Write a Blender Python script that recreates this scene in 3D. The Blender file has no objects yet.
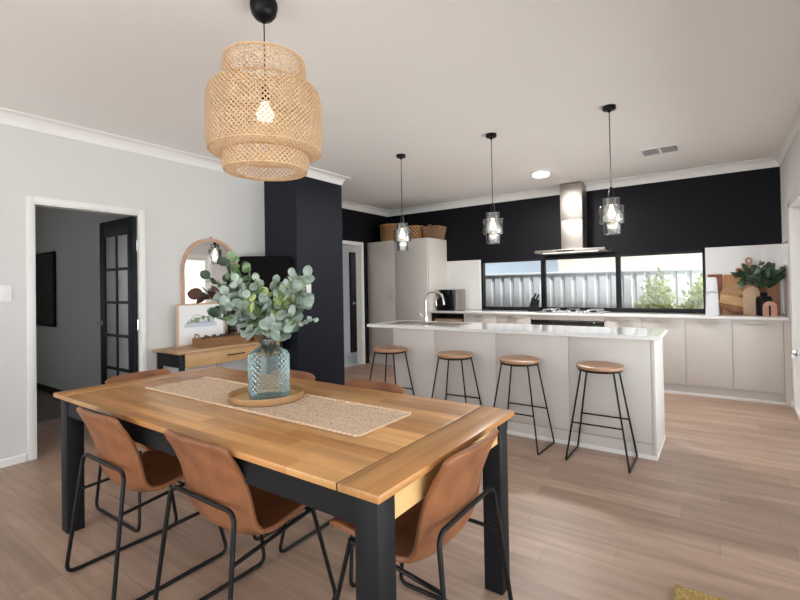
import bpy, bmesh, math, random
from mathutils import Vector, Matrix, Euler
rnd = random.Random(7)
PI = math.pi
sc = bpy.context.scene
COL = sc.collection

# ------------------------------------------------------------------ materials
def _mat(name):
    m = bpy.data.materials.new(name); m.use_nodes = True
    nt = m.node_tree; b = nt.nodes['Principled BSDF']
    return m, nt, b
def plain(name, col, rough=.5, metal=0., spec=.5, bump=0., bscale=200., emit=None, estr=0., coat=0., var=0., vscale=4.):
    m, nt, b = _mat(name)
    b.inputs['Base Color'].default_value = (*col, 1); b.inputs['Roughness'].default_value = rough
    b.inputs['Metallic'].default_value = metal; b.inputs['Specular IOR Level'].default_value = spec
    if coat: b.inputs['Coat Weight'].default_value = coat; b.inputs['Coat Roughness'].default_value = .05
    if emit: b.inputs['Emission Color'].default_value = (*emit, 1); b.inputs['Emission Strength'].default_value = estr
    if bump or var:
        tc = nt.nodes.new('ShaderNodeTexCoord')
    if bump:
        n = nt.nodes.new('ShaderNodeTexNoise'); n.inputs['Scale'].default_value = bscale; n.inputs['Detail'].default_value = 4
        bp = nt.nodes.new('ShaderNodeBump'); bp.inputs['Strength'].default_value = bump; bp.inputs['Distance'].default_value = .002
        nt.links.new(tc.outputs['Object'], n.inputs['Vector']); nt.links.new(n.outputs['Fac'], bp.inputs['Height'])
        nt.links.new(bp.outputs['Normal'], b.inputs['Normal'])
    if var:
        n = nt.nodes.new('ShaderNodeTexNoise'); n.inputs['Scale'].default_value = vscale; n.inputs['Detail'].default_value = 5
        r = nt.nodes.new('ShaderNodeMapRange'); r.inputs['To Min'].default_value = 1-var; r.inputs['To Max'].default_value = 1+var
        r.inputs['From Min'].default_value = .3; r.inputs['From Max'].default_value = .7
        x = nt.nodes.new('ShaderNodeMix'); x.data_type = 'RGBA'; x.blend_type = 'MULTIPLY'; x.inputs['Factor'].default_value = 1
        x.inputs['A'].default_value = (*col, 1)
        nt.links.new(tc.outputs['Object'], n.inputs['Vector']); nt.links.new(n.outputs['Fac'], r.inputs['Value'])
        nt.links.new(r.outputs['Result'], x.inputs['B']); nt.links.new(x.outputs['Result'], b.inputs['Base Color'])
    return m
def wood(name, c1, c2, width=1.2, row=.19, mortar=.0015, rough=.4, axis='x', gs=1., gap=(.12, .08, .06), grain=.35, spec=.5, bumpk=.15, jitter=False):
    """boards running along one axis, each its own tone, with stretched grain"""
    m, nt, b = _mat(name); N = nt.nodes.new; L = nt.links.new
    tc = N('ShaderNodeTexCoord'); mp = N('ShaderNodeMapping')
    if axis == 'y': mp.inputs['Rotation'].default_value = (0, 0, PI/2)
    if axis == 'z': mp.inputs['Rotation'].default_value = (0, PI/2, 0)
    if axis == 'yz': mp.inputs['Rotation'].default_value = (PI/2, 0, 0)
    if axis == 'vy': mp.inputs['Rotation'].default_value = (PI/2, 0, PI/2)
    L(tc.outputs['Object'], mp.inputs['Vector'])
    br = N('ShaderNodeTexBrick'); br.offset = .37; br.offset_frequency = 2
    for k, v in (('Scale', 1), ('Mortar Size', mortar), ('Mortar Smooth', .1), ('Brick Width', width), ('Row Height', row), ('Bias', 0)): br.inputs[k].default_value = v
    br.inputs['Color1'].default_value = (*c1, 1); br.inputs['Color2'].default_value = (*c2, 1); br.inputs['Mortar'].default_value = (*gap, 1)
    if jitter:   # every row of boards starts at its own random offset
        br.offset = 0.
        sx_ = N('ShaderNodeSeparateXYZ'); L(mp.outputs['Vector'], sx_.inputs['Vector'])
        dv = N('ShaderNodeMath'); dv.operation = 'DIVIDE'; dv.inputs[1].default_value = row; L(sx_.outputs['Y'], dv.inputs[0])
        fl = N('ShaderNodeMath'); fl.operation = 'FLOOR'; L(dv.outputs['Value'], fl.inputs[0])
        wn = N('ShaderNodeTexWhiteNoise'); wn.noise_dimensions = '1D'; L(fl.outputs['Value'], wn.inputs['W'])
        mu = N('ShaderNodeMath'); mu.operation = 'MULTIPLY_ADD'; mu.inputs[1].default_value = width*7; L(wn.outputs['Value'], mu.inputs[0]); L(sx_.outputs['X'], mu.inputs[2])
        cb = N('ShaderNodeCombineXYZ'); L(mu.outputs['Value'], cb.inputs['X']); L(sx_.outputs['Y'], cb.inputs['Y'])
        L(cb.outputs['Vector'], br.inputs['Vector'])
        src = cb
    else:
        L(mp.outputs['Vector'], br.inputs['Vector']); src = mp
    mp2 = N('ShaderNodeMapping'); mp2.inputs['Scale'].default_value = (1.3*gs, 16*gs, 16*gs); L(src.outputs['Vector'], mp2.inputs['Vector'])
    n1 = N('ShaderNodeTexNoise'); n1.inputs['Scale'].default_value = 1; n1.inputs['Detail'].default_value = 6; n1.inputs['Distortion'].default_value = .6
    L(mp2.outputs['Vector'], n1.inputs['Vector'])
    # low frequency tone per area
    mp3 = N('ShaderNodeMapping'); mp3.inputs['Scale'].default_value = (.8*gs, 5*gs, 5*gs); L(src.outputs['Vector'], mp3.inputs['Vector'])
    n2 = N('ShaderNodeTexNoise'); n2.inputs['Scale'].default_value = 1; n2.inputs['Detail'].default_value = 2
    L(mp3.outputs['Vector'], n2.inputs['Vector'])
    ad = N('ShaderNodeMath'); ad.operation = 'ADD'; L(n1.outputs['Fac'], ad.inputs[0]); L(n2.outputs['Fac'], ad.inputs[1])
    r = N('ShaderNodeMapRange'); r.inputs['From Min'].default_value = .65; r.inputs['From Max'].default_value = 1.35
    r.inputs['To Min'].default_value = 1-grain; r.inputs['To Max'].default_value = 1+grain*.7
    L(ad.outputs['Value'], r.inputs['Value'])
    x = N('ShaderNodeMix'); x.data_type = 'RGBA'; x.blend_type = 'MULTIPLY'; x.inputs['Factor'].default_value = 1
    L(br.outputs['Color'], x.inputs['A']); L(r.outputs['Result'], x.inputs['B']); L(x.outputs['Result'], b.inputs['Base Color'])
    b.inputs['Roughness'].default_value = rough; b.inputs['Specular IOR Level'].default_value = spec
    bp = N('ShaderNodeBump'); bp.inputs['Strength'].default_value = bumpk; bp.inputs['Distance'].default_value = .001
    L(n1.outputs['Fac'], bp.inputs['Height']); L(bp.outputs['Normal'], b.inputs['Normal'])
    return m
def clear_glass(name, tint=(1, 1, 1), ior=1.45, rough=.0, bump=0., bscale=40., haze=0., hcol=(.8, .85, .85)):
    """thin clear pane: lets light straight through, mirrors by fresnel"""
    m = bpy.data.materials.new(name); m.use_nodes = True; nt = m.node_tree; nt.nodes.clear(); N = nt.nodes.new; L = nt.links.new
    out = N('ShaderNodeOutputMaterial'); t = N('ShaderNodeBsdfTransparent'); t.inputs['Color'].default_value = (*tint, 1)
    g = N('ShaderNodeBsdfGlossy'); g.inputs['Roughness'].default_value = rough; g.inputs['Color'].default_value = (1, 1, 1, 1)
    f = N('ShaderNodeFresnel'); f.inputs['IOR'].default_value = ior
    mx = N('ShaderNodeMixShader'); L(f.outputs['Fac'], mx.inputs['Fac'])
    base = t
    if haze:
        d = N('ShaderNodeBsdfDiffuse'); d.inputs['Color'].default_value = (*hcol, 1)
        m2 = N('ShaderNodeMixShader'); m2.inputs['Fac'].default_value = haze; L(t.outputs['BSDF'], m2.inputs[1]); L(d.outputs['BSDF'], m2.inputs[2])
        L(m2.outputs['Shader'], mx.inputs[1])
    else: L(t.outputs['BSDF'], mx.inputs[1])
    L(g.outputs['BSDF'], mx.inputs[2]); L(mx.outputs['Shader'], out.inputs['Surface'])
    if bump:
        tc = N('ShaderNodeTexCoord'); n = N('ShaderNodeTexNoise'); n.inputs['Scale'].default_value = bscale
        bp = N('ShaderNodeBump'); bp.inputs['Strength'].default_value = bump; bp.inputs['Distance'].default_value = .01
        L(tc.outputs['Object'], n.inputs['Vector']); L(n.outputs['Fac'], bp.inputs['Height'])
        L(bp.outputs['Normal'], g.inputs['Normal']); L(bp.outputs['Normal'], f.inputs['Normal'])
    return m
def brickmat(name, c1, c2, mortar):
    m, nt, b = _mat(name); N = nt.nodes.new; L = nt.links.new
    tc = N('ShaderNodeTexCoord'); mp = N('ShaderNodeMapping'); mp.inputs['Rotation'].default_value = (PI/2, 0, 0)
    br = N('ShaderNodeTexBrick')
    for k, v in (('Scale', 1), ('Mortar Size', .006), ('Brick Width', .24), ('Row Height', .086)): br.inputs[k].default_value = v
    br.inputs['Color1'].default_value = (*c1, 1); br.inputs['Color2'].default_value = (*c2, 1); br.inputs['Mortar'].default_value = (*mortar, 1)
    L(tc.outputs['Object'], mp.inputs['Vector']); L(mp.outputs['Vector'], br.inputs['Vector']); L(br.outputs['Color'], b.inputs['Base Color'])
    b.inputs['Roughness'].default_value = .9
    return m
def weave(name, c1, c2, sx=120., sy=60., rough=.8):
    """coarse woven fibre: two crossed bands with noise"""
    m, nt, b = _mat(name); N = nt.nodes.new; L = nt.links.new
    tc = N('ShaderNodeTexCoord')
    n = N('ShaderNodeTexNoise'); n.inputs['Scale'].default_value = sx; n.inputs['Detail'].default_value = 3
    v = N('ShaderNodeTexVoronoi'); v.inputs['Scale'].default_value = sy
    mp = N('ShaderNodeMapping'); mp.inputs['Scale'].default_value = (.55, 1.25, 1); L(tc.outputs['Object'], mp.inputs['Vector'])
    L(mp.outputs['Vector'], v.inputs['Vector']); L(mp.outputs['Vector'], n.inputs['Vector'])
    ad = N('ShaderNodeMath'); ad.operation = 'ADD'; L(v.outputs['Distance'], ad.inputs[0]); L(n.outputs['Fac'], ad.inputs[1])
    r = N('ShaderNodeValToRGB'); r.color_ramp.elements[0].position = .55; r.color_ramp.elements[1].position = 1.1
    r.color_ramp.elements[0].color = (*c2, 1); r.color_ramp.elements[1].color = (*c1, 1)
    L(ad.outputs['Value'], r.inputs['Fac']); L(r.outputs['Color'], b.inputs['Base Color']); b.inputs['Roughness'].default_value = rough
    bp = N('ShaderNodeBump'); bp.inputs['Strength'].default_value = .8; bp.inputs['Distance'].default_value = .004; bp.invert = True
    L(ad.outputs['Value'], bp.inputs['Height']); L(bp.outputs['Normal'], b.inputs['Normal'])
    return m

def vase_glass():
    m = clear_glass('blue_green_glass', (.6, .8, .8), 1.5, .03, haze=.06, hcol=(.40, .60, .58)); nt = m.node_tree; N = nt.nodes.new; L = nt.links.new
    lw = N('ShaderNodeLayerWeight'); lw.inputs['Blend'].default_value = .38
    r = N('ShaderNodeValToRGB'); r.color_ramp.elements[0].position = .05; r.color_ramp.elements[0].color = (.86, .93, .91, 1)
    r.color_ramp.elements[1].position = .85; r.color_ramp.elements[1].color = (.16, .37, .38, 1)
    L(lw.outputs['Facing'], r.inputs['Fac'])
    t = [n for n in nt.nodes if n.type == 'BSDF_TRANSPARENT'][0]; L(r.outputs['Color'], t.inputs['Color'])
    return m
M = dict(
 wall=plain('wall_paint', (.66, .655, .64), .7, bump=.05, bscale=300),
 ceil=plain('ceiling_paint', (.85, .83, .81), .8),
 trim=plain('trim_gloss', (.80, .79, .77), .35),
 dark=plain('dark_paint', (.0065, .0065, .009), .6, spec=.16),
 nib=plain('navy_paint', (.010, .0125, .021), .5, spec=.22),
 tile=plain('gloss_tile', (.72, .71, .70), .08),
 cab=plain('cabinet_laminate', (.60, .56, .525), .42),
 stone=plain('stone_top', (.82, .81, .80), .06, var=.03, vscale=60),
 steel=plain('brushed_steel', (.40, .37, .34), .42, 1., bump=.03, bscale=400),
 chrome=plain('chrome', (.85, .86, .88), .07, 1.),
 champagne=plain('pull_metal', (.55, .48, .41), .35, .8),
 bmetal=plain('black_metal', (.006, .006, .0065), .38, spec=.28),
 bwood=plain('black_wood', (.009, .0095, .011), .5, spec=.22, bump=.1, bscale=60),
 bplastic=plain('black_plastic', (.005, .005, .006), .35, spec=.18),
 bglass=plain('black_glass', (.012, .009, .008), .06),
 leather=plain('tan_leather', (.25, .098, .042), .42, spec=.4, bump=.15, bscale=150, var=.30, vscale=9),
 floor=wood('floor_boards', (.325, .215, .155), (.42, .285, .21), 1.25, .165, .0012, .42, 'x', 1.5, (.22, .155, .125), .30, jitter=True),
 table=wood('table_boards', (.42, .185, .055), (.62, .335, .125), .55, .072, .0004, .30, 'x', 1.3, (.36, .19, .075), .42, jitter=True),
 tabley=wood('table_end_boards', (.46, .21, .065), (.61, .33, .125), .8, .072, .0004, .30, 'y', 1.1, (.36, .19, .075), .34),
 apronw=plain('apron_wood', (.66, .41, .17), .42, var=.10, vscale=6),
 console=wood('console_boards', (.40, .23, .115), (.47, .29, .155), 1.0, .11, .0004, .4, 'y', 1.2, (.3, .17, .08), .3),
 drawerw=plain('drawer_wood', (.54, .315, .14), .45, var=.12, vscale=7),
 seatw=wood('stool_wood', (.40, .22, .12), (.46, .26, .145), .9, .05, .0003, .4, 'x', 1.6, (.28, .15, .08), .3),
 bamboo=plain('bamboo_strip', (.70, .47, .27), .5, var=.10, vscale=25),
 bamboo3=plain('bamboo_tray_base', (.58, .36, .14), .45, var=.12, vscale=12),
 bamboo2=plain('bamboo_tray', (.38, .20, .075), .45, var=.15, vscale=12),
 jute=weave('jute', (.72, .54, .385), (.40, .26, .165), 190., 95.),
 knot=plain('jute_knot', (.72, .53, .37), .85, bump=.4, bscale=300),
 wicker=weave('wicker', (.34, .18, .08), (.10, .045, .018), 160, 90),
 basket1=plain('basket_amber', (.50, .27, .10), .6, var=.3, vscale=30),
 basket2=plain('basket_brown', (.30, .17, .09), .7, var=.4, vscale=40), lining=plain('basket_lining', (.09, .04, .015), .8),
 mirror=plain('mirror_silver', (.92, .92, .92), .02, 1.),
 mframe=plain('mirror_frame_wood', (.52, .33, .22), .5, var=.1, vscale=20),
 pale=plain('pale_wood', (.62, .42, .27), .5, var=.10, vscale=14),
 acacia=wood('acacia_strips', (.17, .06, .02), (.62, .36, .16), .6, .05, .0005, .4, 'yz', 2., (.2, .09, .03), .4),
 plank=plain('plank_wood', (.66, .41, .19), .5, var=.15, vscale=12),
 redwood=plain('reddish_wood', (.24, .085, .04), .5, var=.15, vscale=15),
 orangew=wood('orange_board_wood', (.50, .24, .09), (.56, .29, .12), .8, .09, .0003, .42, 'z', 2., (.3, .14, .05), .3),
 brownw=wood('brown_board_wood', (.30, .135, .06), (.35, .165, .075), .8, .1, .0003, .42, 'z', 2., (.2, .09, .04), .3),
 pinkw=plain('rose_wood', (.46, .25, .17), .5, var=.1, vscale=15),
 white=plain('white_plastic', (.80, .80, .80), .35),
 offwhite=plain('white_appliance', (.76, .77, .80), .3),
 bluegrey=plain('grey_blue_plastic', (.36, .40, .52), .4),
 paper=plain('print_paper', (.88, .88, .88), .7),
 ink=plain('print_ink', (.30, .34, .45), .8), ink2=plain('print_wash', (.62, .66, .74), .8),
 terracotta=plain('terracotta', (.36, .12, .05), .7, bump=.1),
 cream=plain('cream_ceramic', (.72, .62, .45), .4),
 bead=plain('dark_bead', (.04, .022, .016), .35),
 greenpot=plain('lime_leaf', (.30, .44, .06), .5),
 leafA=plain('eucalyptus_leaf', (.30, .37, .31), .6, var=.32, vscale=30),
 leafB=plain('green_leaf', (.16, .25, .11), .5, var=.25, vscale=30),
 leafC=plain('lime_young_leaf', (.42, .50, .20), .5, var=.2, vscale=30),
 leafD=plain('dark_green_leaf', (.03, .055, .03), .45, var=.25, vscale=30),
 leafE=plain('burgundy_leaf', (.055, .018, .012), .4),
 stem=plain('twig', (.16, .10, .055), .7),
 clear=clear_glass('clear_glass', (.97, .98, .98), 1.7, .02, .2, 60, .10), frosted=clear_glass('frosted_pane', (.9, .9, .9), 1.4, .2, haze=.45, hcol=(.75, .74, .74)),
 pane=clear_glass('window_glass', (.96, .97, .97), 1.35),
 vglass=vase_glass(),
 bulb=plain('lit_bulb', (1, .9, .75), .3, emit=(1, .76, .52), estr=.5),
 bulbw=plain('lit_bulb_white', (1, .95, .9), .3, emit=(1, .92, .80), estr=.6),
 oyster=plain('lit_diffuser', (1, 1, 1), .3, emit=(1, .95, .88), estr=.9),
 hoodlight=plain('lit_hood_strip', (1, 1, 1), .3, emit=(1, .93, .80), estr=.6),
 fence=plain('fence_steel', (.60, .62, .65), .6),
 brick=brickmat('cream_brick', (.62, .53, .43), (.68, .59, .49), (.52, .47, .41)),
 roofm=plain('roof_steel', (.40, .45, .51), .6),
 ground=plain('paving', (.70, .69, .67), .9, bump=.3, bscale=30),
 bush=plain('bush_leaf', (.72, .75, .36), .6, var=.3, vscale=20), bush2=plain('bush_leaf_pale', (.62, .66, .36), .6),
 carpet=plain('carpet', (.16, .14, .13), .95, bump=.5, bscale=400),
 floortile=plain('corridor_tile', (.62, .64, .66), .3),
 canvas=plain('dark_canvas', (.030, .028, .026), .7, var=.6, vscale=5),
 mat=plain('coir_mat', (.50, .36, .14), .95, bump=1., bscale=500, var=.3, vscale=120),
 screen=plain('tv_screen', (.0045, .0035, .0035), .6, spec=.06),
 book=plain('board_in_niche', (.50, .33, .20), .6),
 ventgrey=plain('vent_backing', (.22, .20, .18), .8),
 hollow=plain('niche_black', (.02, .018, .016), .6),
)

# ------------------------------------------------------------------ geometry
class G:
    def __init__(s): s.bm = bmesh.new()
    def _merge(s, b2, mat=None):
        if mat is not None: bmesh.ops.transform(b2, matrix=mat, verts=b2.verts)
        me = bpy.data.meshes.new('tmp'); b2.to_mesh(me); s.bm.from_mesh(me); bpy.data.meshes.remove(me); b2.free(); return s
    def box(s, x0, x1, y0, y1, z0, z1, bev=0., seg=2, mat=None):
        b = bmesh.new(); bmesh.ops.create_cube(b, size=1)
        for v in b.verts: v.co = Vector(((x0+x1)/2+v.co.x*(x1-x0), (y0+y1)/2+v.co.y*(y1-y0), (z0+z1)/2+v.co.z*(z1-z0)))
        if bev: bmesh.ops.bevel(b, geom=b.edges[:], offset=bev, segments=seg, profile=.5, affect='EDGES')
        return s._merge(b, mat)
    def lathe(s, prof, n=32, c=(0, 0, 0), cap=True, mat=None):
        b = bmesh.new(); rings = []
        for r, z in prof:
            if r < 1e-5: rings.append([b.verts.new((c[0], c[1], c[2]+z))])
            else: rings.append([b.verts.new((c[0]+r*math.cos(2*PI*i/n), c[1]+r*math.sin(2*PI*i/n), c[2]+z)) for i in range(n)])
        for a, d in zip(rings, rings[1:]):
            for i in range(n):
                j = (i+1) % n
                if len(a) == 1 and len(d) == 1: continue
                if len(a) == 1: b.faces.new((a[0], d[j], d[i]))
                elif len(d) == 1: b.faces.new((a[i], a[j], d[0]))
                else: b.faces.new((a[i], a[j], d[j], d[i]))
        if cap:
            if len(rings[0]) > 1: b.faces.new(rings[0])
            if len(rings[-1]) > 1: b.faces.new(rings[-1][::-1])
        bmesh.ops.recalc_face_normals(b, faces=b.faces)
        return s._merge(b, mat)
    def cyl(s, p0, p1, r0, r1=None, n=16): return s.tube([p0, p1], r0, n, r1=r1)
    def tube(s, pts, r, n=10, fil=0., r1=None, closed=False):
        pts = [Vector(p) for p in pts]
        if fil: pts = fillet(pts, fil)
        b = bmesh.new(); rings = []; N = len(pts)
        t0 = (pts[1]-pts[0]).normalized(); up = Vector((0, 0, 1)) if abs(t0.z) < .9 else Vector((1, 0, 0))
        nrm = (up - t0*up.dot(t0)).normalized()
        for i, p in enumerate(pts):
            if closed: t = (pts[(i+1) % N]-pts[i-1]).normalized()
            elif i == 0: t = (pts[1]-p).normalized()
            elif i == N-1: t = (p-pts[-2]).normalized()
            else: t = ((pts[i+1]-p).normalized()+(p-pts[i-1]).normalized()).normalized()
            nrm = (nrm - t*nrm.dot(t)).normalized(); bn = t.cross(nrm)
            rr = r if r1 is None else r+(r1-r)*i/(N-1)
            rings.append([b.verts.new(p+(nrm*math.cos(2*PI*k/n)+bn*math.sin(2*PI*k/n))*rr) for k in range(n)])
        prs = list(zip(rings, rings[1:]))
        if closed: prs.append((rings[-1], rings[0]))
        for a, d in prs:
            for k in range(n): b.faces.new((a[k], a[(k+1) % n], d[(k+1) % n], d[k]))
        if not closed: b.faces.new(rings[0][::-1]); b.faces.new(rings[-1])
        bmesh.ops.recalc_face_normals(b, faces=b.faces)
        return s._merge(b)
    def prism(s, poly, axis, a, b_, bev=0.):
        """poly of 2D points extruded along axis from a to b_: axis x -> (y,z), y -> (x,z), z -> (x,y)"""
        f = {'x': lambda p, t: (t, p[0], p[1]), 'y': lambda p, t: (p[0], t, p[1]), 'z': lambda p, t: (p[0], p[1], t)}[axis]
        b = bmesh.new(); A = [b.verts.new(f(p, a)) for p in poly]; B = [b.verts.new(f(p, b_)) for p in poly]; n = len(poly)
        b.faces.new(A); b.faces.new(B[::-1])
        for i in range(n): b.faces.new((A[i], B[i], B[(i+1) % n], A[(i+1) % n]))
        bmesh.ops.recalc_face_normals(b, faces=b.faces)
        return s._merge(b)
    def sphere(s, c, r, sc_=(1, 1, 1), u=16, v=10):
        b = bmesh.new(); bmesh.ops.create_uvsphere(b, u_segments=u, v_segments=v, radius=r)
        for w in b.verts: w.co = Vector((c[0]+w.co.x*sc_[0], c[1]+w.co.y*sc_[1], c[2]+w.co.z*sc_[2]))
        return s._merge(b)
    def faces(s, vs, fs):
        b = bmesh.new(); V = [b.verts.new(v) for v in vs]
        for f in fs: b.faces.new([V[i] for i in f])
        return s._merge(b)
    def grid(s, fn, nu, nv):
        vs = [fn(i/nu, j/nv) for j in range(nv+1) for i in range(nu+1)]
        fs = [(j*(nu+1)+i, j*(nu+1)+i+1, (j+1)*(nu+1)+i+1, (j+1)*(nu+1)+i) for j in range(nv) for i in range(nu)]
        return s.faces(vs, fs)
    def tf(s, m): bmesh.ops.transform(s.bm, matrix=m, verts=s.bm.verts); return s

def fillet(pts, r, n=6):
    out = [pts[0]]
    for a, p, c in zip(pts, pts[1:], pts[2:]):
        d1, d2 = (a-p), (c-p); k = min(r, d1.length*.49, d2.length*.49)
        p0, p1 = p+d1.normalized()*k, p+d2.normalized()*k
        for i in range(n+1):
            t = i/n; out.append(p0*(1-t)**2+p*2*t*(1-t)+p1*t*t)
    out.append(pts[-1]); return out

def ob(name, g, mat, parent=None, label=None, cat=None, group=None, kind=None, loc=None, rotz=0., smooth=40):
    me = bpy.data.meshes.new(name); g.bm.normal_update(); g.bm.to_mesh(me); g.bm.free()
    if smooth:
        me.shade_smooth(); me.set_sharp_from_angle(angle=math.radians(smooth))
    me.materials.append(M[mat] if isinstance(mat, str) else mat)
    o = bpy.data.objects.new(name, me); COL.objects.link(o)
    if parent: o.parent = parent
    if loc: o.location = loc
    o.rotation_euler.z = rotz
    tag(o, label, cat, group, kind); return o
def tag(o, label=None, cat=None, group=None, kind=None):
    for k, v in (('label', label), ('category', cat), ('group', group), ('kind', kind)):
        if v: o[k] = v
def root(name, label, cat, loc=(0, 0, 0), rotz=0., group=None, kind=None):
    o = bpy.data.objects.new(name, None); COL.objects.link(o); o.location = loc; o.rotation_euler.z = rotz; o.empty_display_size = .1
    tag(o, label, cat, group, kind); return o
def dup(r, loc, rotz, label):
    c = r.copy(); COL.objects.link(c); c.location = loc; c.rotation_euler = (0, 0, rotz); c['label'] = label
    for ch in list(r.children):
        d = ch.copy(); COL.objects.link(d); d.parent = c
        for gch in list(ch.children):
            e = gch.copy(); COL.objects.link(e); e.parent = d
    return c
def S(name, g, mat, **k): return ob(name, g, mat, kind='structure', **k)

# ------------------------------------------------------------------ room dimensions (metres)
XL, XN, XK, XR = -4.481, -3.92, -5.03, .595
YN0, YN1, YB = 3.545, 4.309, 6.784
H = 2.722
YF = -4.0          # where the room ends behind the viewer, open to the garden

# ------------------------------------------------------------------ shell
S('floor', G().box(-7.9, .76, YF, 7.9, -.12, 0), 'floor', smooth=0)
S('ceiling', G().box(-7.9, .76, YF, 7.9, H, H+.15), 'ceil', smooth=0)
DY0, DY1, DH = 1.281, 2.096, 2.044
S('wall_left', G().box(XL-.11, XL, YF, DY0, 0, H).box(XL-.11, XL, DY1, YN0, 0, H).box(XL-.11, XL, DY0, DY1, DH, H), 'wall', smooth=0)
S('wall_column', G().box(XL-.11, XN, YN0, YN1, 0, H), 'nib', smooth=0)
KY0, KY1 = 5.20, 6.0
S('wall_kitchen_left', G().box(XK-.11, XK, YN1-.05, KY0, 0, H).box(XK-.11, XK, KY1, YB, 0, H).box(XK-.11, XK, KY0, KY1, DH, H).box(XK, XL-.11, YN1-.11, YN1-.005, 0, H), 'dark', smooth=0)
WX0, WX1, WZ0, WZ1 = -3.161, -.141, .936, 1.702
S('wall_back', G().box(XK-.11, XR+.12, YB, YB+.16, WZ1+.028, H).box(XK-.11, WX0, YB, YB+.16, 0, WZ1+.028).box(WX1, XR+.12, YB, YB+.16, 0, WZ1+.028).box(WX0, WX1, YB, YB+.16, 0, WZ0).box(WX0, WX1, YB, YB+.16, WZ1, WZ1+.028), 'dark', smooth=0)
SY0, SY1, SH = -1.6, 6.03, 2.1
S('wall_right', G().box(XR, XR+.12, SY1, YB, 0, H).box(XR, XR+.12, SY0, SY1, SH, H).box(XR, XR+.12, YF, SY0, 0, H), 'wall', smooth=0)
# hall behind the left doorway
S('wall_hall_north', G().box(-7.9, XL-.11, 2.226, 2.33, 0, H), 'wall', smooth=0)
S('wall_hall_south', G().box(-7.9, XL-.11, -.55, -.45, 0, H), 'wall', smooth=0)
S('wall_hall_west', G().box(-7.9, -7.8, -.45, .0, 0, H).box(-7.9, -7.8, .5, 2.226, 0, H).box(-7.9, -7.8, .0, .5, 1.9, H).box(-7.9, -7.8, .0, .5, 0, .8), 'wall', smooth=0)  # out of view; the opening is added to let daylight into the hall
S('floor_carpet', G().box(-7.8, -5.69, -.45, 2.226, 0, .008), 'carpet', smooth=0)
S('baseboard_hall', G().box(-7.8, XL-.12, 2.212, 2.226, .008, .09, .003), 'bwood')
# corridor behind the kitchen doorway
S('wall_corridor', G().box(-6.22, -6.1, 4.3, 7.9, 0, H).box(-6.1, XK-.11, 7.8, 7.9, 0, H), 'wall', smooth=0)
S('floor_corridor', G().box(-6.1, XK-.06, 4.3, 7.8, 0, .004), 'floortile', smooth=0)

def offset_poly(P, d):
    out = []
    for i, p in enumerate(P):
        p = Vector(p)
        def nrm(a, b):
            t = (Vector(b)-Vector(a)).normalized(); return Vector((t.y, -t.x))
        ns = []
        if i > 0: ns.append(nrm(P[i-1], P[i]))
        if i < len(P)-1: ns.append(nrm(P[i], P[i+1]))
        if len(ns) == 1: out.append(p+ns[0]*d)
        else:
            m = (ns[0]+ns[1]); out.append(p+m*(d/(1+ns[0].dot(ns[1]))))
    return out
def run(P, prof):
    """profile (distance from wall, z) swept along wall line P with mitred corners, room on the right hand side"""
    L = [offset_poly(P, d) for d, z in prof]; g = G(); vs = []; fs = []
    n, k = len(P), len(prof)
    for i in range(n):
        for j in range(k): vs.append((L[j][i].x, L[j][i].y, prof[j][1]))
    for i in range(n-1):
        for j in range(k):
            a, b = i*k+j, i*k+(j+1) % k; fs.append((a, b, b+k, a+k))
    fs.append(tuple(range(k))); fs.append(tuple((n-1)*k+j for j in range(k))[::-1])
    g.faces(vs, fs); bmesh.ops.recalc_face_normals(g.bm, faces=g.bm.faces); return g
cove = [(0, H-.101), (.008, H-.101), (.010, H-.092)] + [(.010+.068*(1-math.cos(a)), H-.092+.078*math.sin(a)) for a in [PI/2*i/6 for i in range(1, 7)]] + [(.086, H-.008), (.086, H), (0, H)]
wl = [(XL, YF), (XL, YN0), (XN, YN0), (XN, YN1), (XK, YN1), (XK, YB), (XR, YB), (XR, YF)]
S('trim_1', run(wl, cove), 'trim', smooth=30)
skirt = [(0, 0), (.014, 0), (.014, .052), (.008, .06), (0, .06)]
S('baseboard_left', run([(XL, YF), (XL, DY0-.058)], skirt), 'trim', smooth=0)
S('baseboard_left.001', run([(XL, DY1+.058), (XL, YN0), (XN, YN0), (XN, YN1), (XK, YN1), (XK, KY0-.058)], skirt), 'trim', smooth=0)
S('baseboard_right', run([(XR, 6.26), (XR, SY1+.002)], skirt), 'trim', smooth=0)

def doorway(name, x, y0, y1, h, depth=.11):
    d = root(name, None, None, kind='structure')
    a = .048
    g = G()
    for sx, e in ((x, .016), ):
        g.box(sx, sx+e, y0-a, y0, 0, h+a, .004).box(sx, sx+e, y1, y1+a, 0, h+a, .004).box(sx, sx+e, y0, y1, h, h+a, .004)
    ob('architrave', g, 'trim', d)
    g = G().box(x-depth-.004, x+.004, y0-.004, y0+.012, 0, h).box(x-depth-.004, x+.004, y1-.012, y1+.004, 0, h).box(x-depth-.004, x+.004, y0+.012, y1-.012, h-.012, h+.004)
    ob('jamb_lining', g, 'trim', d, smooth=0)
    return d
d1 = doorway('door_1', XL, DY0, DY1, DH)
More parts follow.
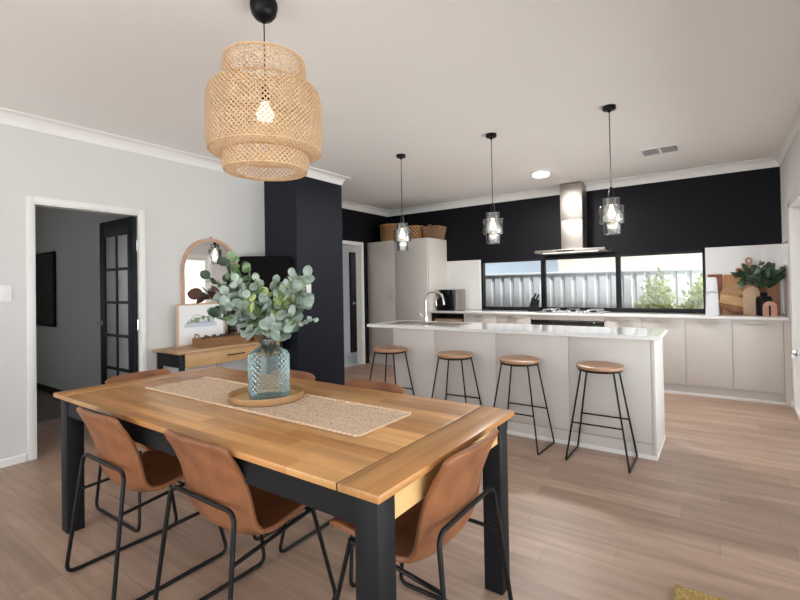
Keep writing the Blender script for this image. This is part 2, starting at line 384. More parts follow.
# black glazed leaf standing open at a right angle into the hall
def glazed_leaf(parent, x0, x1, y, h):
    """stiles and rails in the x-z plane between x0 (free edge) and x1 (hinge edge), 36 mm thick"""
    y0, y1 = y, y+.036; st = .11
    g = G().box(x0, x0+st, y0, y1, .01, h, .002).box(x1-st, x1, y0, y1, .01, h, .002)
    g.box(x0+st, x1-st, y0, y1, h-.16, h, .002).box(x0+st, x1-st, y0, y1, .01, .23, .002)
    gx0, gx1, gz0, gz1 = x0+st, x1-st, .23, h-.16
    n = 5; mz = (gz1-gz0)/n
    g.box((gx0+gx1)/2-.014, (gx0+gx1)/2+.014, y0+.004, y1-.004, gz0, gz1)
    for i in range(1, n): g.box(gx0, gx1, y0+.004, y1-.004, gz0+i*mz-.014, gz0+i*mz+.014)
    lf = ob('door_leaf', g, 'bwood', parent)
    for i in range(n):
        for s in (0, 1):
            xa = gx0 if s == 0 else (gx0+gx1)/2+.014; xb = (gx0+gx1)/2-.014 if s == 0 else gx1
            ob('glass_pane', G().box(xa, xb, (y0+y1)/2-.002, (y0+y1)/2+.002, gz0+i*mz+(.014 if i else 0), gz0+(i+1)*mz-(.014 if i < n-1 else 0)), 'frosted', lf, smooth=0)
    g = G().cyl((x0+.055, y0, 1.0), (x0+.055, y0-.008, 1.0), .026).tube([(x0+.055, y0-.006, 1.0), (x0+.055, y0-.05, 1.0), (x0+.17, y0-.05, 1.0)], .009, 10, .02)
    ob('handle', g, 'chrome', lf, label='chrome lever handle')
    return lf
glazed_leaf(d1, -5.21, -4.497, 2.04, 2.025)
g = G()
for z in (.25, 1.0, 1.75): g.cyl((-4.489, 2.076, z-.05), (-4.489, 2.076, z+.05), .006)
ob('hinge', g, 'chrome', d1)
d2 = doorway('door_2', XK, KY0, KY1, DH)
d3 = root('door_3', None, None, kind='structure')
lf = ob('door_leaf', G().box(-6.1, -6.06, 6.90, 7.68, .01, 2.03, .003), 'bwood', d3)
ob('handle', G().cyl((-6.06, 6.96, 1.0), (-6.05, 6.96, 1.0), .026).tube([(-6.055, 6.96, 1.0), (-6.01, 6.96, 1.0), (-6.01, 7.08, 1.0)], .009, 10, .02), 'chrome', lf)

# kitchen window
w = root('window_1', None, None, kind='structure')
ft, fy0, fy1 = .030, YB-.004, YB+.07
g = G().box(WX0, WX1, fy0, fy1, WZ0, WZ0+ft+.006).box(WX0, WX1, fy0, fy1, WZ1-ft, WZ1).box(WX0, WX0+ft, fy0, fy1, WZ0, WZ1).box(WX1-ft, WX1, fy0, fy1, WZ0, WZ1)
g.box(-2.192, -2.128, fy0+.01, fy1, WZ0, WZ1).box(-1.163, -1.103, fy0+.01, fy1, WZ0, WZ1)
ob('window_frame', g, 'bmetal', w, smooth=0)
for a, b in ((WX0+ft, -2.192), (-2.128, -1.163), (-1.103, WX1-ft)):
    ob('glass_pane', G().box(a, b, YB+.035, YB+.041, WZ0+ft+.006, WZ1-ft), 'pane', w, smooth=0)
S('trim_2', G().box(WX0-.03, WX0-.001, YB-.012, YB+.0, .922, WZ1+.027, .003), 'trim')
S('trim_3', G().box(-3.79, WX0-.031, YB-.010, YB-.001, .922, 1.73), 'tile', smooth=0)
S('trim_4', G().box(WX1+.001, XR-.009, YB-.010, YB-.001, .922, 1.73), 'tile', smooth=0)
S('trim_5', G().box(XR-.009, XR-.001, 6.16, YB-.001, .922, 1.73), 'tile', smooth=0)

# sliding glass door in the right-hand wall
w = root('window_2', None, None, kind='structure')
fx0, fx1 = XR-.012, XR+.10
g = G().box(fx0, fx1, SY1-.07, SY1, 0, SH).box(fx0, fx1, SY0, SY0+.06, 0, SH).box(fx0, fx1, SY0, SY1, SH-.06, SH).box(fx0, fx1, SY0, SY1, 0, .035)
ob('window_frame', g, 'trim', w, smooth=0)
n = 4; L_ = (SY1-.07-SY0-.06)/n
for i in range(n):
    a = SY0+.06+i*L_; b = a+L_; x = XR+.03+(.035 if i % 2 else 0)
    fr = ob('sash', G().box(x, x+.03, a, a+.06, .035, SH-.06).box(x, x+.03, b-.06, b, .035, SH-.06).box(x, x+.03, a+.06, b-.06, SH-.12, SH-.06).box(x, x+.03, a+.06, b-.06, .035, .11), 'trim', w, smooth=0)
    ob('glass_pane', G().box(x+.012, x+.018, a+.06, b-.06, .11, SH-.12), 'pane', fr, smooth=0)
ob('handle', G().box(XR-.05, XR-.012, 5.60, 5.64, .60, .66, .004).tube([(XR-.045, 5.62, .63), (XR-.06, 5.615, .63), (XR-.06, 5.48, .615)], .014, 10, .01), 'chrome', w, label='chrome lever handle')

# ------------------------------------------------------------------ outside
S('ground_outside', G().box(-14, 14, YB+.16, 22, -.2, -.1).box(XR+.12, 14, -12, YB+.16, -.2, -.1), 'ground', smooth=0)
f = root('fence', 'grey ribbed steel fence behind the kitchen window', 'fence', (0, 8.3, 0))
g = G(); vs = []; fs = []; x = -7.; pts = []
while x < 4.5:
    pts += [(x, 0), (x+.11, 0), (x+.13, .014), (x+.17, .014), (x+.19, 0)]; x += .19
for px, py in pts: vs += [(px, py, -.1), (px, py, 1.49)]
for i in range(len(pts)-1): fs.append((2*i, 2*i+2, 2*i+3, 2*i+1))
g.faces(vs, fs); ob('ribbed_panel', g, 'fence', f, smooth=0)
ob('top_rail', G().box(-7, 4.5, -.012, .042, 1.485, 1.53, .004), 'fence', f)
h = root('house', 'cream brick house with a steel gutter beyond the fence', 'house', (0, 10.2, 0))
ob('brick_wall', G().box(-2.9, 9, 0, .25, -.1, 2.6), 'brick', h, smooth=0)
ob('side_wall', G().box(-9.5, -2.9, .9, 1.15, -.1, 2.6), 'roofm', h, smooth=0)
g = G().prism([(-.55, 2.5), (-.5, 2.44), (.3, 2.44), (.3, 2.6), (3.5, 4.2), (3.4, 4.35), (-.6, 2.62)], 'x', -9.5, 9)
ob('eave', g, 'roofm', h, smooth=0)
def shrub(x, y, hgt, rad, n, label, seed):
    r = random.Random(seed); t = root('shrub', label, 'shrub', (x, y, -.1), group='feathery shrubs along the fence'); g = G(); s = G()
    vs, fs = [], []
    for i in range(n):
        a = r.uniform(0, 2*PI); q = r.random()**.6
        base = Vector((.05*math.cos(a), .05*math.sin(a), .05)); tip = Vector((rad*q*math.cos(a), rad*q*math.sin(a)*.6, hgt*(1-.45*q*q)*r.uniform(.45, 1)))
        if i % 9 == 0: s.tube([base, base.lerp(tip, .5)+Vector((0, 0, .1)), tip], .007, 5, r1=.002)
        for k in range(11):
            p = base.lerp(tip, .30+.70*k/10)+Vector((r.gauss(0, .02), r.gauss(0, .02), r.gauss(0, .02)))
            d = Vector((r.gauss(0, 1), r.gauss(0, 1), r.uniform(.3, 1.8))).normalized(); l = r.uniform(.06, .13); sd = d.cross(Vector((r.gauss(0, 1), r.gauss(0, 1), .1))).normalized()*.019
            k0 = len(vs); vs += [p-sd*.3, p+d*l*.5-sd, p+d*l, p+d*l*.5+sd]; fs.append((k0, k0+1, k0+2, k0+3))
    g.faces(vs, fs); ob('foliage', g, 'bush', t, smooth=0); ob('stem', s, 'stem', t)
shrub(-.77, 7.75, 1.56, .32, 760, 'lime green feathery shrub in the middle of the right window pane', 1)
shrub(-.20, 7.70, 1.52, .28, 640, 'lime green feathery shrub at the right edge of the window', 2)
shrub(-2.25, 7.75, 1.12, .26, 90, 'small lime green shrub low in the middle window pane', 3)

# ------------------------------------------------------------------ kitchen joinery
p = root('pantry_cabinet', 'tall pale grey two-door pantry cabinet in the kitchen corner', 'cabinet', (0, 0, 0))
PX0, PX1, PY0, PH = XK+.004, -3.79, 6.164, 2.094
ob('carcass', G().box(PX0, PX1, PY0+.022, YB-.004, .0, PH-.0), 'cab', p, smooth=0)
for a, b, hx in ((PX0+.002, -4.447, -4.475), (-4.443, PX1-.018, -4.415)):
    dd = ob('door', G().box(a, b, PY0, PY0+.02, .115, PH-.003, .0015), 'cab', p)
    ob('handle', G().tube([(hx, PY0, 1.12), (hx, PY0-.025, 1.12), (hx, PY0-.025, 1.30), (hx, PY0, 1.30)], .005, 8, .008), 'champagne', dd)
ob('kickboard', G().box(PX0, PX1-.03, PY0+.002, PY0+.021, 0, .112), 'cab', p, smooth=0)
BF, BT = 6.2, .891
def pull(z, x0, x1, par):
    ob('handle', G().box(x0, x1, BF-.022, BF, z, z+.009, .002).box(x0, x1, BF-.022, BF-.016, z-.012, z+.004, .001), 'champagne', par)
def unit(name, x0, x1, label, doors, hl):
    u = root(name, label, 'cabinet', (0, 0, 0), group='base cabinets under the back worktop')
    ob('carcass', G().box(x0+.0005, x1-.0005, BF+.021, YB-.012, .12, BT-.001), 'cab', u, smooth=0)
    for a, b, z0, z1 in doors:
        dd = ob('drawer_front' if z1-z0 < .4 else 'door', G().box(a+.002, b-.002, BF, BF+.02, z0+.002, z1-.003, .0015), 'cab', u)
        if hl: pull(z1-.032, (a+b)/2-hl/2, (a+b)/2+hl/2, dd)
    return u
unit('base_cabinet', -3.172, -2.665, 'pale base cabinet with the leftmost closed door, right of the dark open niche', [(-3.172, -2.665, .12, .70), (-3.172, -2.665, .70, BT)], .14)
unit('base_cabinet', -2.665, -2.158, 'pale base cabinet directly left of the black oven', [(-2.665, -2.158, .12, .70), (-2.665, -2.158, .70, BT)], .16)
unit('base_cabinet', -1.206, -.785, 'pale base cabinet directly right of the black oven', [(-1.206, -.785, .12, BT)], .18)
unit('base_cabinet', -.785, -.338, 'pale base cabinet mostly hidden behind the island end', [(-.785, -.338, .12, BT)], .18)
unit('base_cabinet', -.338, .10, 'pale base cabinet below the white slim appliance', [(-.338, .10, .12, BT)], .19)
u = unit('base_cabinet', .10, .582, 'rightmost pale base cabinet, below the arched wooden boards', [(.10, .535, .12, BT)], .19)
ob('end_filler', G().box(.537, .5935, BF+.004, BF+.022, .0, BT-.003), 'cab', u, smooth=0)
u = root('niche_cabinet', 'open dark niche unit below the coffee machine', 'cabinet', (0, 0, 0), group='base cabinets under the back worktop')
ob('carcass', G().box(-3.785, -3.1725, BF+.5, YB-.012, .12, BT-.001).box(-3.785, -3.765, BF, BF+.5, .12, BT-.001).box(-3.19, -3.1725, BF, BF+.5, .12, BT-.001).box(-3.765, -3.19, BF, BF+.5, .70, .72), 'cab', u, smooth=0)
ob('niche_lining', G().box(-3.764, -3.191, BF+.49, BF+.499, .72, BT-.002).box(-3.764, -3.759, BF+.004, BF+.49, .72, BT-.002).box(-3.196, -3.191, BF+.004, BF+.49, .72, BT-.002).box(-3.759, -3.196, BF+.004, BF+.49, .72, .724).box(-3.759, -3.196, BF+.004, BF+.49, .882, BT-.002), 'hollow', u, smooth=0)
ob('door', G().box(-3.763, -3.192, BF, BF+.018, .122, .698, .0015), 'cab', u)
ob('wooden_board', G().box(-3.73, -3.24, BF+.04, BF+.36, .7242, .80, .008), 'book', label='flat wooden board lying in the open niche', cat='board')
o = root('oven', 'black glass oven under the cooktop', 'oven', (0, 0, 0))
ob('housing', G().box(-2.157, -1.207, BF+.03, YB-.012, .12, BT-.001), 'cab', o, smooth=0)
ob('control_panel', G().box(-2.15, -1.214, BF+.004, BF+.03, .785, .826, .003), 'bglass', o)
dd = ob('door', G().box(-2.15, -1.214, BF, BF+.03, .22, .78, .004), 'bglass', o)
ob('handle', G().tube([(-2.05, BF, .745), (-2.05, BF-.04, .745), (-1.31, BF-.04, .745), (-1.31, BF, .745)], .009, 10, .015), 'steel', dd)
ob('filler_panel', G().box(-2.155, -1.209, BF, BF+.025, .83, BT-.003, .001), 'cab', o)
ob('knob', G().cyl((-1.33, BF+.004, .806), (-1.33, BF-.012, .806), .014), 'steel', o)
S('trim_6', G().box(-3.785, .582, BF+.04, BF+.056, 0, .118), 'cab', smooth=0)
S('trim_7', G().box(-3.785, .582, BF+.020, BF+.04, 0, .032, .004), 'trim')
ob('worktop', G().box(-3.788, XR-.010, 6.180, YB-.011, BT, .921, .003), 'stone', label='white stone worktop along the back wall under the window', cat='worktop')

# island
i_ = root('kitchen_island', 'pale grey kitchen island with a white stone top', 'kitchen island', (0, 0, 0))
IX0, IX1, IY0, IY1, IZ = -2.79, -.404, 3.827, 4.41, .889
ob('carcass', G().box(IX0+.02, IX1-.02, IY0+.019, IY1, .12, IZ), 'cab', i_, smooth=0)
xs = [IX0, -2.297, -1.66, -1.023, -.43]
for a, b in zip(xs, xs[1:]): ob('front_panel', G().box(a+.0012, b-.0012, IY0, IY0+.018, .118, IZ-.002, .001), 'cab', i_)
ob('end_panel', G().box(-.429, IX1, IY0-.001, IY1, 0.0, IZ-.001, .001), 'cab', i_)
ob('end_panel', G().box(IX0, IX0+.019, IY0+.019, IY1, 0.0, IZ-.001, .001), 'cab', i_)
ob('kickboard', G().box(IX0, -.43, IY0+.002, IY0+.018, 0, .113), 'cab', i_, smooth=0)
g = run([(IX0-.004, IY1), (IX0-.004, IY0-.003), (IX1+.003, IY0-.003), (IX1+.003, IY1)][::-1], [(0, 0), (.018, 0), (.018, .022), (.008, .032), (0, .032)])
ob('floor_bead', g, 'trim', i_, smooth=20)
# stone top with a sink cut out of it
TX0, TX1, TY0, TY1 = -3.122, -.371, 3.803, 4.427
sx0, sx1, sy0, sy1 = -2.60, -2.14, 3.96, 4.28
g = G()
g.box(TX0, sx0, TY0, TY1, IZ, .919).box(sx1, TX1, TY0, TY1, IZ, .919).box(sx0, sx1, TY0, sy0, IZ, .919).box(sx0, sx1, sy1, TY1, IZ, .919)
ob('countertop', g, 'stone', i_, smooth=0)
s = root('kitchen_sink', 'stainless sink with a ridged drainer set in the island top', 'sink', (0, 0, 0))
g = G()
g.box(sx0+.001, sx1-.001, sy0+.001, sy1-.001, .74, .745).box(sx0+.001, sx0+.004, sy0+.001, sy1-.001, .745, .921).box(sx1-.004, sx1-.001, sy0+.001, sy1-.001, .745, .921).box(sx0+.004, sx1-.004, sy0+.001, sy0+.004, .745, .921).box(sx0+.004, sx1-.004, sy1-.004, sy1-.001, .745, .921)
g.cyl((-2.37, 4.12, .745), (-2.37, 4.12, .749), .03)
ob('bowl', g, 'steel', s, smooth=30)
g = G().box(-2.95, sx1+.02, 3.94, sy0+.001, .9195, .923).box(-2.95, sx1+.02, sy1-.001, 4.30, .9195, .923).box(-2.95, sx0+.001, sy0+.001, sy1-.001, .9195, .923).box(sx1-.001, sx1+.02, sy0+.001, sy1-.001, .9195, .923)
ob('rim', g, 'steel', s, smooth=0)
g = G()
for k in range(8): g.box(-2.92, -2.64, 3.985+k*.037, 3.995+k*.037, .923, .927, .001)
ob('drainer_ridge', g, 'steel', s)
t = root('kitchen_tap', 'chrome gooseneck tap on the island beside the sink', 'tap', (-2.72, 4.362, .919))
ob('base', G().cyl((0, 0, 0), (0, 0, .05), .024, .022), 'chrome', t)
ob('spout', G().tube([(0, 0, .05), (0, 0, .235)] + [(.12-.12*math.cos(a), -.02*(a/PI), .235+.10*math.sin(a)) for a in [PI*k/12 for k in range(1, 12)]] + [(.25, -.02, .19)], .0125, 12), 'chrome', t)
ob('lever', G().tube([(0, 0, .04), (-.055, .0, .055), (-.075, 0, .10)], .008, 8, .01), 'chrome', t)

# cooktop
c = root('gas_cooktop', 'stainless gas cooktop on the back worktop below the rangehood', 'cooktop', (-1.66, 6.47, .921))
ob('plate', G().box(-.43, .43, -.235, .235, 0, .012, .004), 'steel', c)
for bx, by in ((-.29, -.1), (-.29, .12), (0, .02), (.29, -.1), (.29, .12)):
    b = ob('burner', G().lathe([(.045, .012), (.045, .022), (.032, .024), (.032, .03), (0, .032)], 20, (bx, by, 0)), 'bplastic', c)
    g = G()
    for k in range(4):
        a = k*PI/2+PI/4; g.box(-.005, .005, .012, .095, .036, .046, .002, 1, Matrix.Translation((bx, by, 0)) @ Matrix.Rotation(a, 4, 'Z'))
        g.box(-.005, .005, .085, .095, .012, .044, .002, 1, Matrix.Translation((bx, by, 0)) @ Matrix.Rotation(a, 4, 'Z'))
    ob('trivet', g, 'chrome', c)
for k in range(5): ob('knob', G().cyl((-.2+.1*k, -.205, .012), (-.2+.1*k, -.205, .036), .018, .015), 'chrome', c)
h = root('rangehood', 'stainless canopy rangehood with a square duct on the dark wall', 'rangehood', (-1.655, YB-.001, 0))
ob('canopy', G().box(-.46, .46, -.49, 0, 1.745, 1.782, .004), 'steel', h)
ob('duct', G().box(-.15, .135, -.27, 0, 1.782, 2.20, .002).box(-.154, .139, -.274, 0, 2.20, 2.708, .002), 'steel', h)
ob('control_strip', G().box(-.16, .08, -.494, -.489, 1.757, 1.772, .001), 'bglass', h)
ob('lamp_strip', G().box(-.36, .36, -.44, -.40, 1.741, 1.745), 'hoodlight', h)
ob('filter', G().box(-.34, .34, -.38, -.06, 1.739, 1.745, .002), 'steel', h)

# ------------------------------------------------------------------ dining table
TX0, TX1, TY0, TY1, TZ = -3.040, -.752, .952, 1.930, .762
t = root('dining_table', 'big wooden dining table with black legs', 'table', ((TX0+TX1)/2, (TY0+TY1)/2, 0))
hx, hy = (TX1-TX0)/2, (TY1-TY0)/2; E_ = .150
ob('tabletop', G().box(-hx+E_+.0045, hx-E_-.0045, -hy, hy, TZ-.024, TZ, .003), 'table', t)
for s in (-1, 1):
    a, b = sorted((s*hx, s*(hx-E_))); ob('breadboard_end', G().box(a, b, -hy, hy, TZ-.024, TZ, .003), 'tabley', t)
for s in (-1, 1):
    a, b = sorted((s*(hx-E_-.006), s*(hx-E_+.002))); ob('gap_shade_strip', G().box(a, b, -hy+.002, hy-.002, TZ-.023, TZ-.0025), 'bwood', t, smooth=0)  # black filler in the breadboard gap, standing in for the shade inside it
ins, lw = .026, .084
for sx in (-1, 1):
    for sy in (-1, 1):
        a, b = sorted((sx*(hx-ins), sx*(hx-ins-lw))); c, d = sorted((sy*(hy-ins), sy*(hy-ins-lw)))
        ob('leg', G().box(a, b, c, d, 0, TZ-.025, .004), 'bwood', t)
for sy in (-1, 1):
    c, d = sorted((sy*(hy-ins-.006), sy*(hy-ins-.030))); ob('side_apron', G().box(-hx+ins+lw, hx-ins-lw, c, d, .642, TZ-.025), 'bwood', t, smooth=0)
for sx in (-1, 1):
    a, b = sorted((sx*(hx-ins-.010), sx*(hx-ins-.034))); ob('end_apron', G().box(a, b, -hy+ins+lw, hy-ins-lw, .640, TZ-.025), 'apronw', t, smooth=0, label='pale wooden end apron')

# ------------------------------------------------------------------ dining chairs
prof = [(.262, .420), (.252, .436), (.22, .446), (.15, .442), (.07, .428), (-.01, .412), (-.075, .402), (-.122, .412), (-.152, .445), (-.170, .50), (-.186, .56), (-.208, .63), (-.232, .70), (-.252, .75), (-.266, .785)]
hw = [.190, .205, .213, .219, .223, .225, .225, .223, .221, .219, .216, .212, .207, .203, .200]
def shell(u, v):
    t = v*(len(prof)-1); i = min(int(t), len(prof)-2); f = t-i
    y = prof[i][0]*(1-f)+prof[i+1][0]*f; z = prof[i][1]*(1-f)+prof[i+1][1]*f; w_ = hw[i]*(1-f)+hw[i+1]*f
    s = 2*u-1; e = abs(s)
    back = max(0., min(1., (z-.405)/.24)) if y < -.07 else 0.
    back = back*back*(3-2*back)
    mid = max(0., 1-((v-.55)/.35)**2)
    y += (back*.030 + mid*.022)*e**2.2
    z += ((1-back)*.012 + mid*.016)*e**2.5
    z -= max(0, (v-.88)/.12)*.020*e**9
    return (s*w_, y, z)
def make_chair(label):
    r = root('dining_chair', label, 'chair', group='tan leather dining chairs')
    o = ob('seat_shell', G().grid(shell, 20, 34), 'leather', r, smooth=180)
    so = o.modifiers.new('thickness', 'SOLIDIFY'); so.thickness = .020; so.offset = -1
    bv = o.modifiers.new('edge', 'BEVEL'); bv.width = .006; bv.segments = 2; bv.angle_limit = math.radians(50); bv.limit_method = 'ANGLE'
    R_ = .0088
    fr = [(-.185, .175, .418), (-.235, .262, R_), (-.24, -.268, R_), (-.205, -.202, .552), (.205, -.202, .552), (.24, -.268, R_), (.235, .262, R_), (.185, .175, .418)]
    ob('frame', G().tube(fr, R_, 10, .045), 'bmetal', r)
    for s in (-1, 1):
        ob('seat_rail', G().tube([(s*.217, -.224, .385), (s*.19, .165, .412)], .0075, 8), 'bmetal', r)
    ob('stretcher', G().tube([(-.19, .18, .40), (.19, .18, .40)], .0075, 8), 'bmetal', r)
    return r
ch = make_chair('tan leather chair at the long near side of the table, left of its neighbour')
ch.location = (-2.280, 1.100, 0)
dup(ch, (-1.578, 1.145, 0), 0, 'tan leather chair at the near long side, right of its neighbour')
dup(ch, (-.925, 1.412, 0), PI/2, 'tan leather chair at the table end with the pale wooden apron')
dup(ch, (-2.862, 1.432, 0), -PI/2, 'tan leather chair at the table end nearest the open doorway, only its back top showing')
dup(ch, (-2.240, 1.748, 0), PI, 'tan leather chair across the table behind the blue glass vase, only its back top showing')
dup(ch, (-1.572, 1.748, 0), PI, 'tan leather chair across the table facing the jute runner end, only its back top showing')

# ------------------------------------------------------------------ on the table
ob('table_runner', G().grid(lambda u, v: (-.7825+1.565*u, -.172+.344*v, .002+.003*abs(math.sin(u*170+2*math.sin(v*40)))*(.6+.4*math.sin(v*150))), 160, 40).box(-.7825, .7825, -.172, .172, 0, .002), 'jute', label='woven jute runner lying along the table', cat='table runner', loc=(-1.898, 1.460, TZ), smooth=180)
rn = bpy.data.objects['table_runner']
for s in (-1, 1):
    n = 62; g = G()
    for k in range(n): g.sphere((-.778+1.556*k/(n-1), s*.178, .005), .0130, (1.1, .75, .45), 8, 6)
    ob('braided_edge', g, 'knot', rn)
ob('hem', G().box(.7825, .795, -.172, .172, 0, .006, .002), 'knot', rn)
tr = root('round_tray', 'round bamboo tray under the glass vase', 'tray', (-1.885, 1.490, TZ+.0075))
ob('tray_base', G().lathe([(0, 0), (.174, 0), (.174, .006), (0, .006)], 56), 'bamboo3', tr)
ob('tray_rim', G().lathe([(.174, 0), (.182, 0), (.184, .028), (.182, .031), (.177, .031), (.175, .028), (.174, .006)], 64, cap=False), 'bamboo2', tr)
vz = TZ+.0140
va = root('glass_vase', 'tall blue-green textured glass vase in the middle of the table', 'vase', (-1.843, 1.472, vz))
def vr(z):
    P = [(0, .088), (.006, .095), (.02, .097), (.20, .099), (.215, .098), (.232, .089), (.250, .062), (.262, .040), (.272, .033), (.290, .031), (.298, .036), (.304, .038)]
    for (a, r0), (b, r1) in zip(P, P[1:]):
        if z <= b: return r0+(r1-r0)*(z-a)/(b-a)
    return P[-1][1]
NZ, NA = 110, 112
def vfn(u, v):
    z = .304*v; a = 2*PI*u; r = vr(z)
    k = max(0, min(1, (z-.012)/.01))*max(0, min(1, (.216-z)/.01))
    d = abs(math.sin(a*11+z*112))*abs(math.sin(a*11-z*112))
    r += k*.0055*(d-.4)
    return (r*math.cos(a), r*math.sin(a), z)
g = G().grid(vfn, NA, NZ); bmesh.ops.remove_doubles(g.bm, verts=g.bm.verts, dist=1e-5)
ob('glass_body', g, 'vglass', va, smooth=180)
ob('glass_base', G().lathe([(0, 0), (.088, 0), (.091, .010), (0, .008)], 40), 'vglass', va)
ob('neck_ring', G().lathe([(.033, .280), (.041, .284), (.041, .293), (.033, .296)], 32, cap=False), 'vglass', va)

# eucalyptus arrangement: rh = sideways, dp = across, up
RH, DP = Vector((.8177, .5756, 0)), Vector((-.5756, .8177, 0))
fo = root('eucalyptus_branches', 'leafy eucalyptus branches arranged in the glass vase', 'branches', (-1.843, 1.472, vz))
leaves = {k: ([], []) for k in 'ABCDE'}
def leaf(kind, p, d, n, L, W, seg=6, cup=.12, tipk=1.):
    """one leaf blade from p along d, facing n; W half width; tipk<1 rounder, >1 pointed"""
    vs, fs = leaves[kind]; d = d.normalized(); n = (n-d*n.dot(d)).normalized(); s = d.cross(n)
    b0 = len(vs); ring = []
    for side in (1, -1):
        for k in range(seg+1):
            t = k/seg; w_ = W*(math.sin(PI*t)**(.5 if tipk < 1 else .8))*(1-.35*(tipk-1)*t if tipk > 1 else 1)
            ring.append((t, side*w_))
    mid = [p+d*L*k/seg+n*cup*L*(-.5*math.sin(PI*k/seg)) for k in range(seg+1)]
    vs += mid
    for side in (1, -1):
        r0 = len(vs)
        for k in range(seg+1):
            w_ = W*(max(0., math.sin(PI*k/seg))**(.55 if tipk < 1 else .9)); vs.append(mid[k]+s*side*w_+n*cup*W)
        for k in range(seg):
            q = (b0+k, b0+k+1, r0+k+1, r0+k) if side > 0 else (b0+k, r0+k, r0+k+1, b0+k+1)
            fs.append(q)
tw = G()
def spray(tip, mid, kinds, n, size, rounded=True, droop=0., thick=.0035, start=.35, seed=0, wk=.5):
    """a branch from the vase neck through mid to tip in (sideways, across, up) and its paired leaves"""
    r = random.Random(seed)
    def P(q): return RH*q[0]+DP*q[1]+Vector((0, 0, q[2]))
    p0 = P((r.uniform(-.015, .015), r.uniform(-.015, .015), .20)); p1 = P((mid[0]*.2, mid[1]*.2, .31)); p2 = P(mid); p3 = P(tip)
    pts = []
    for k in range(19):
        t = k/18; pts.append(p0*(1-t)**3+p1*3*t*(1-t)**2+p2*3*t*t*(1-t)+p3*t**3)
    tw.tube(pts, thick, 6, r1=thick*.35)
    for k in range(n):
        t = start+(1-start)*(k+.5)/n; f = t*18; i = min(17, int(f)); p = pts[i].lerp(pts[i+1], f-i); ax = (pts[i+1]-pts[i]).normalized()
        for sgn in (1, -1):
            side = ax.cross(Vector((r.gauss(0, .5), r.gauss(0, .5), 1))).normalized()*sgn
            d = (side*r.uniform(.6, 1.)+ax*r.uniform(.2, .9)+Vector((0, 0, r.uniform(-.4, .35)-droop)))
            nn = Vector((r.gauss(0, .6), r.gauss(0, .6), .7))-DP*r.uniform(.3, 1.4)
            kd = kinds[r.randrange(len(kinds))]; L = size*r.uniform(.75, 1.2)*(1.08-.4*t)
            if rounded: leaf(kd, p, d, nn, L, L*wk*r.uniform(.9, 1.1), 6, r.uniform(-.1, .25), .8)
            else: leaf(kd, p, d, nn, L, L*.22, 6, r.uniform(-.1, .2), 1.4)
    leaf(kinds[0], pts[-1], pts[-1]-pts[-2], -DP+Vector((0, 0, .5)), size*.7, size*.3, 6, .1, .8)
# (sideways, across, up) measured from the vase base
spray((.195, -.02, .60), (.16, -.02, .48), 'AAAC', 9, .084, seed=1)
spray((.17, .06, .56), (.13, .03, .42), 'AAA', 7, .090, seed=2, droop=.1)
spray((.235, -.05, .385), (.12, -.03, .38), 'A', 8, .040, seed=3, start=.5)
spray((.13, -.12, .42), (.07, -.08, .37), 'AAA', 5, .090, seed=4, droop=.1)
spray((.05, -.12, .385), (.03, -.09, .35), 'AA', 3, .08, seed=5, droop=.4, start=.6)
spray((.03, .03, .57), (.01, .01, .46), 'AABC', 9, .066, seed=6)
spray((-.04, -.05, .58), (-.02, -.04, .46), 'ABC', 9, .062, seed=7)
spray((-.11, .02, .64), (-.06, .0, .50), 'DBB', 10, .068, seed=8)
spray((-.16, -.03, .69), (-.10, -.02, .54), 'BCB', 10, .066, seed=9)
spray((-.22, .03, .66), (-.14, .02, .52), 'DBD', 10, .080, False, seed=10)
spray((-.28, -.02, .60), (-.17, -.01, .52), 'DBA', 9, .080, False, seed=11)
spray((-.27, .02, .52), (-.16, .0, .46), 'AAD', 8, .070, seed=12)
spray((-.305, -.04, .52), (-.19, -.03, .52), 'EED', 5, .11, False, seed=13, start=.72)
spray((-.36, -.06, .385), (-.17, -.05, .47), 'AB', 12, .034, seed=14, start=.4, thick=.0022)
spray((-.15, -.10, .48), (-.09, -.07, .46), 'AAB', 6, .085, seed=15, droop=.4)
spray((-.21, -.06, .50), (-.12, -.05, .47), 'AAA', 6, .085, seed=16, droop=.3)
spray((-.06, .08, .54), (-.03, .06, .44), 'ABD', 8, .070, seed=17)
spray((.10, .09, .58), (.07, .06, .46), 'ABA', 8, .072, seed=18)
spray((.13, -.07, .60), (.09, -.05, .48), 'AAC', 8, .066, seed=19)
spray((.18, .01, .47), (.12, .0, .42), 'AAA', 5, .088, seed=20, droop=.1)
spray((-.06, -.12, .50), (-.04, -.09, .42), 'ABC', 7, .066, seed=21)
spray((-.12, -.09, .58), (-.08, -.06, .48), 'ABA', 8, .064, seed=22)
for q in (((.08, -.04, .52), (.05, -.03, .44), 'AAC', 8, .076, 31), ((.0, -.07, .47), (0, -.05, .40), 'AAB', 6, .082, 32), ((-.09, -.07, .50), (-.06, -.05, .43), 'ABC', 8, .072, 33),
          ((-.17, -.07, .52), (-.11, -.05, .46), 'AAB', 8, .074, 34), ((-.21, .05, .58), (-.13, .03, .48), 'DAB', 8, .072, 35), ((-.15, .05, .58), (-.09, .03, .48), 'DBD', 8, .075, 36),
          ((.14, -.04, .53), (.09, -.03, .45), 'AAC', 8, .098, 37), ((.05, .06, .53), (.03, .04, .44), 'AAB', 8, .074, 38), ((.19, -.05, .46), (.11, -.04, .41), 'AAA', 5, .09, 39), ((-.235, -.05, .44), (-.14, -.04, .45), 'AAD', 7, .070, 40)):
    spray(q[0], q[1], q[2], q[3], q[4], seed=q[5], droop=.1)
ob('twig', tw, 'stem', fo)
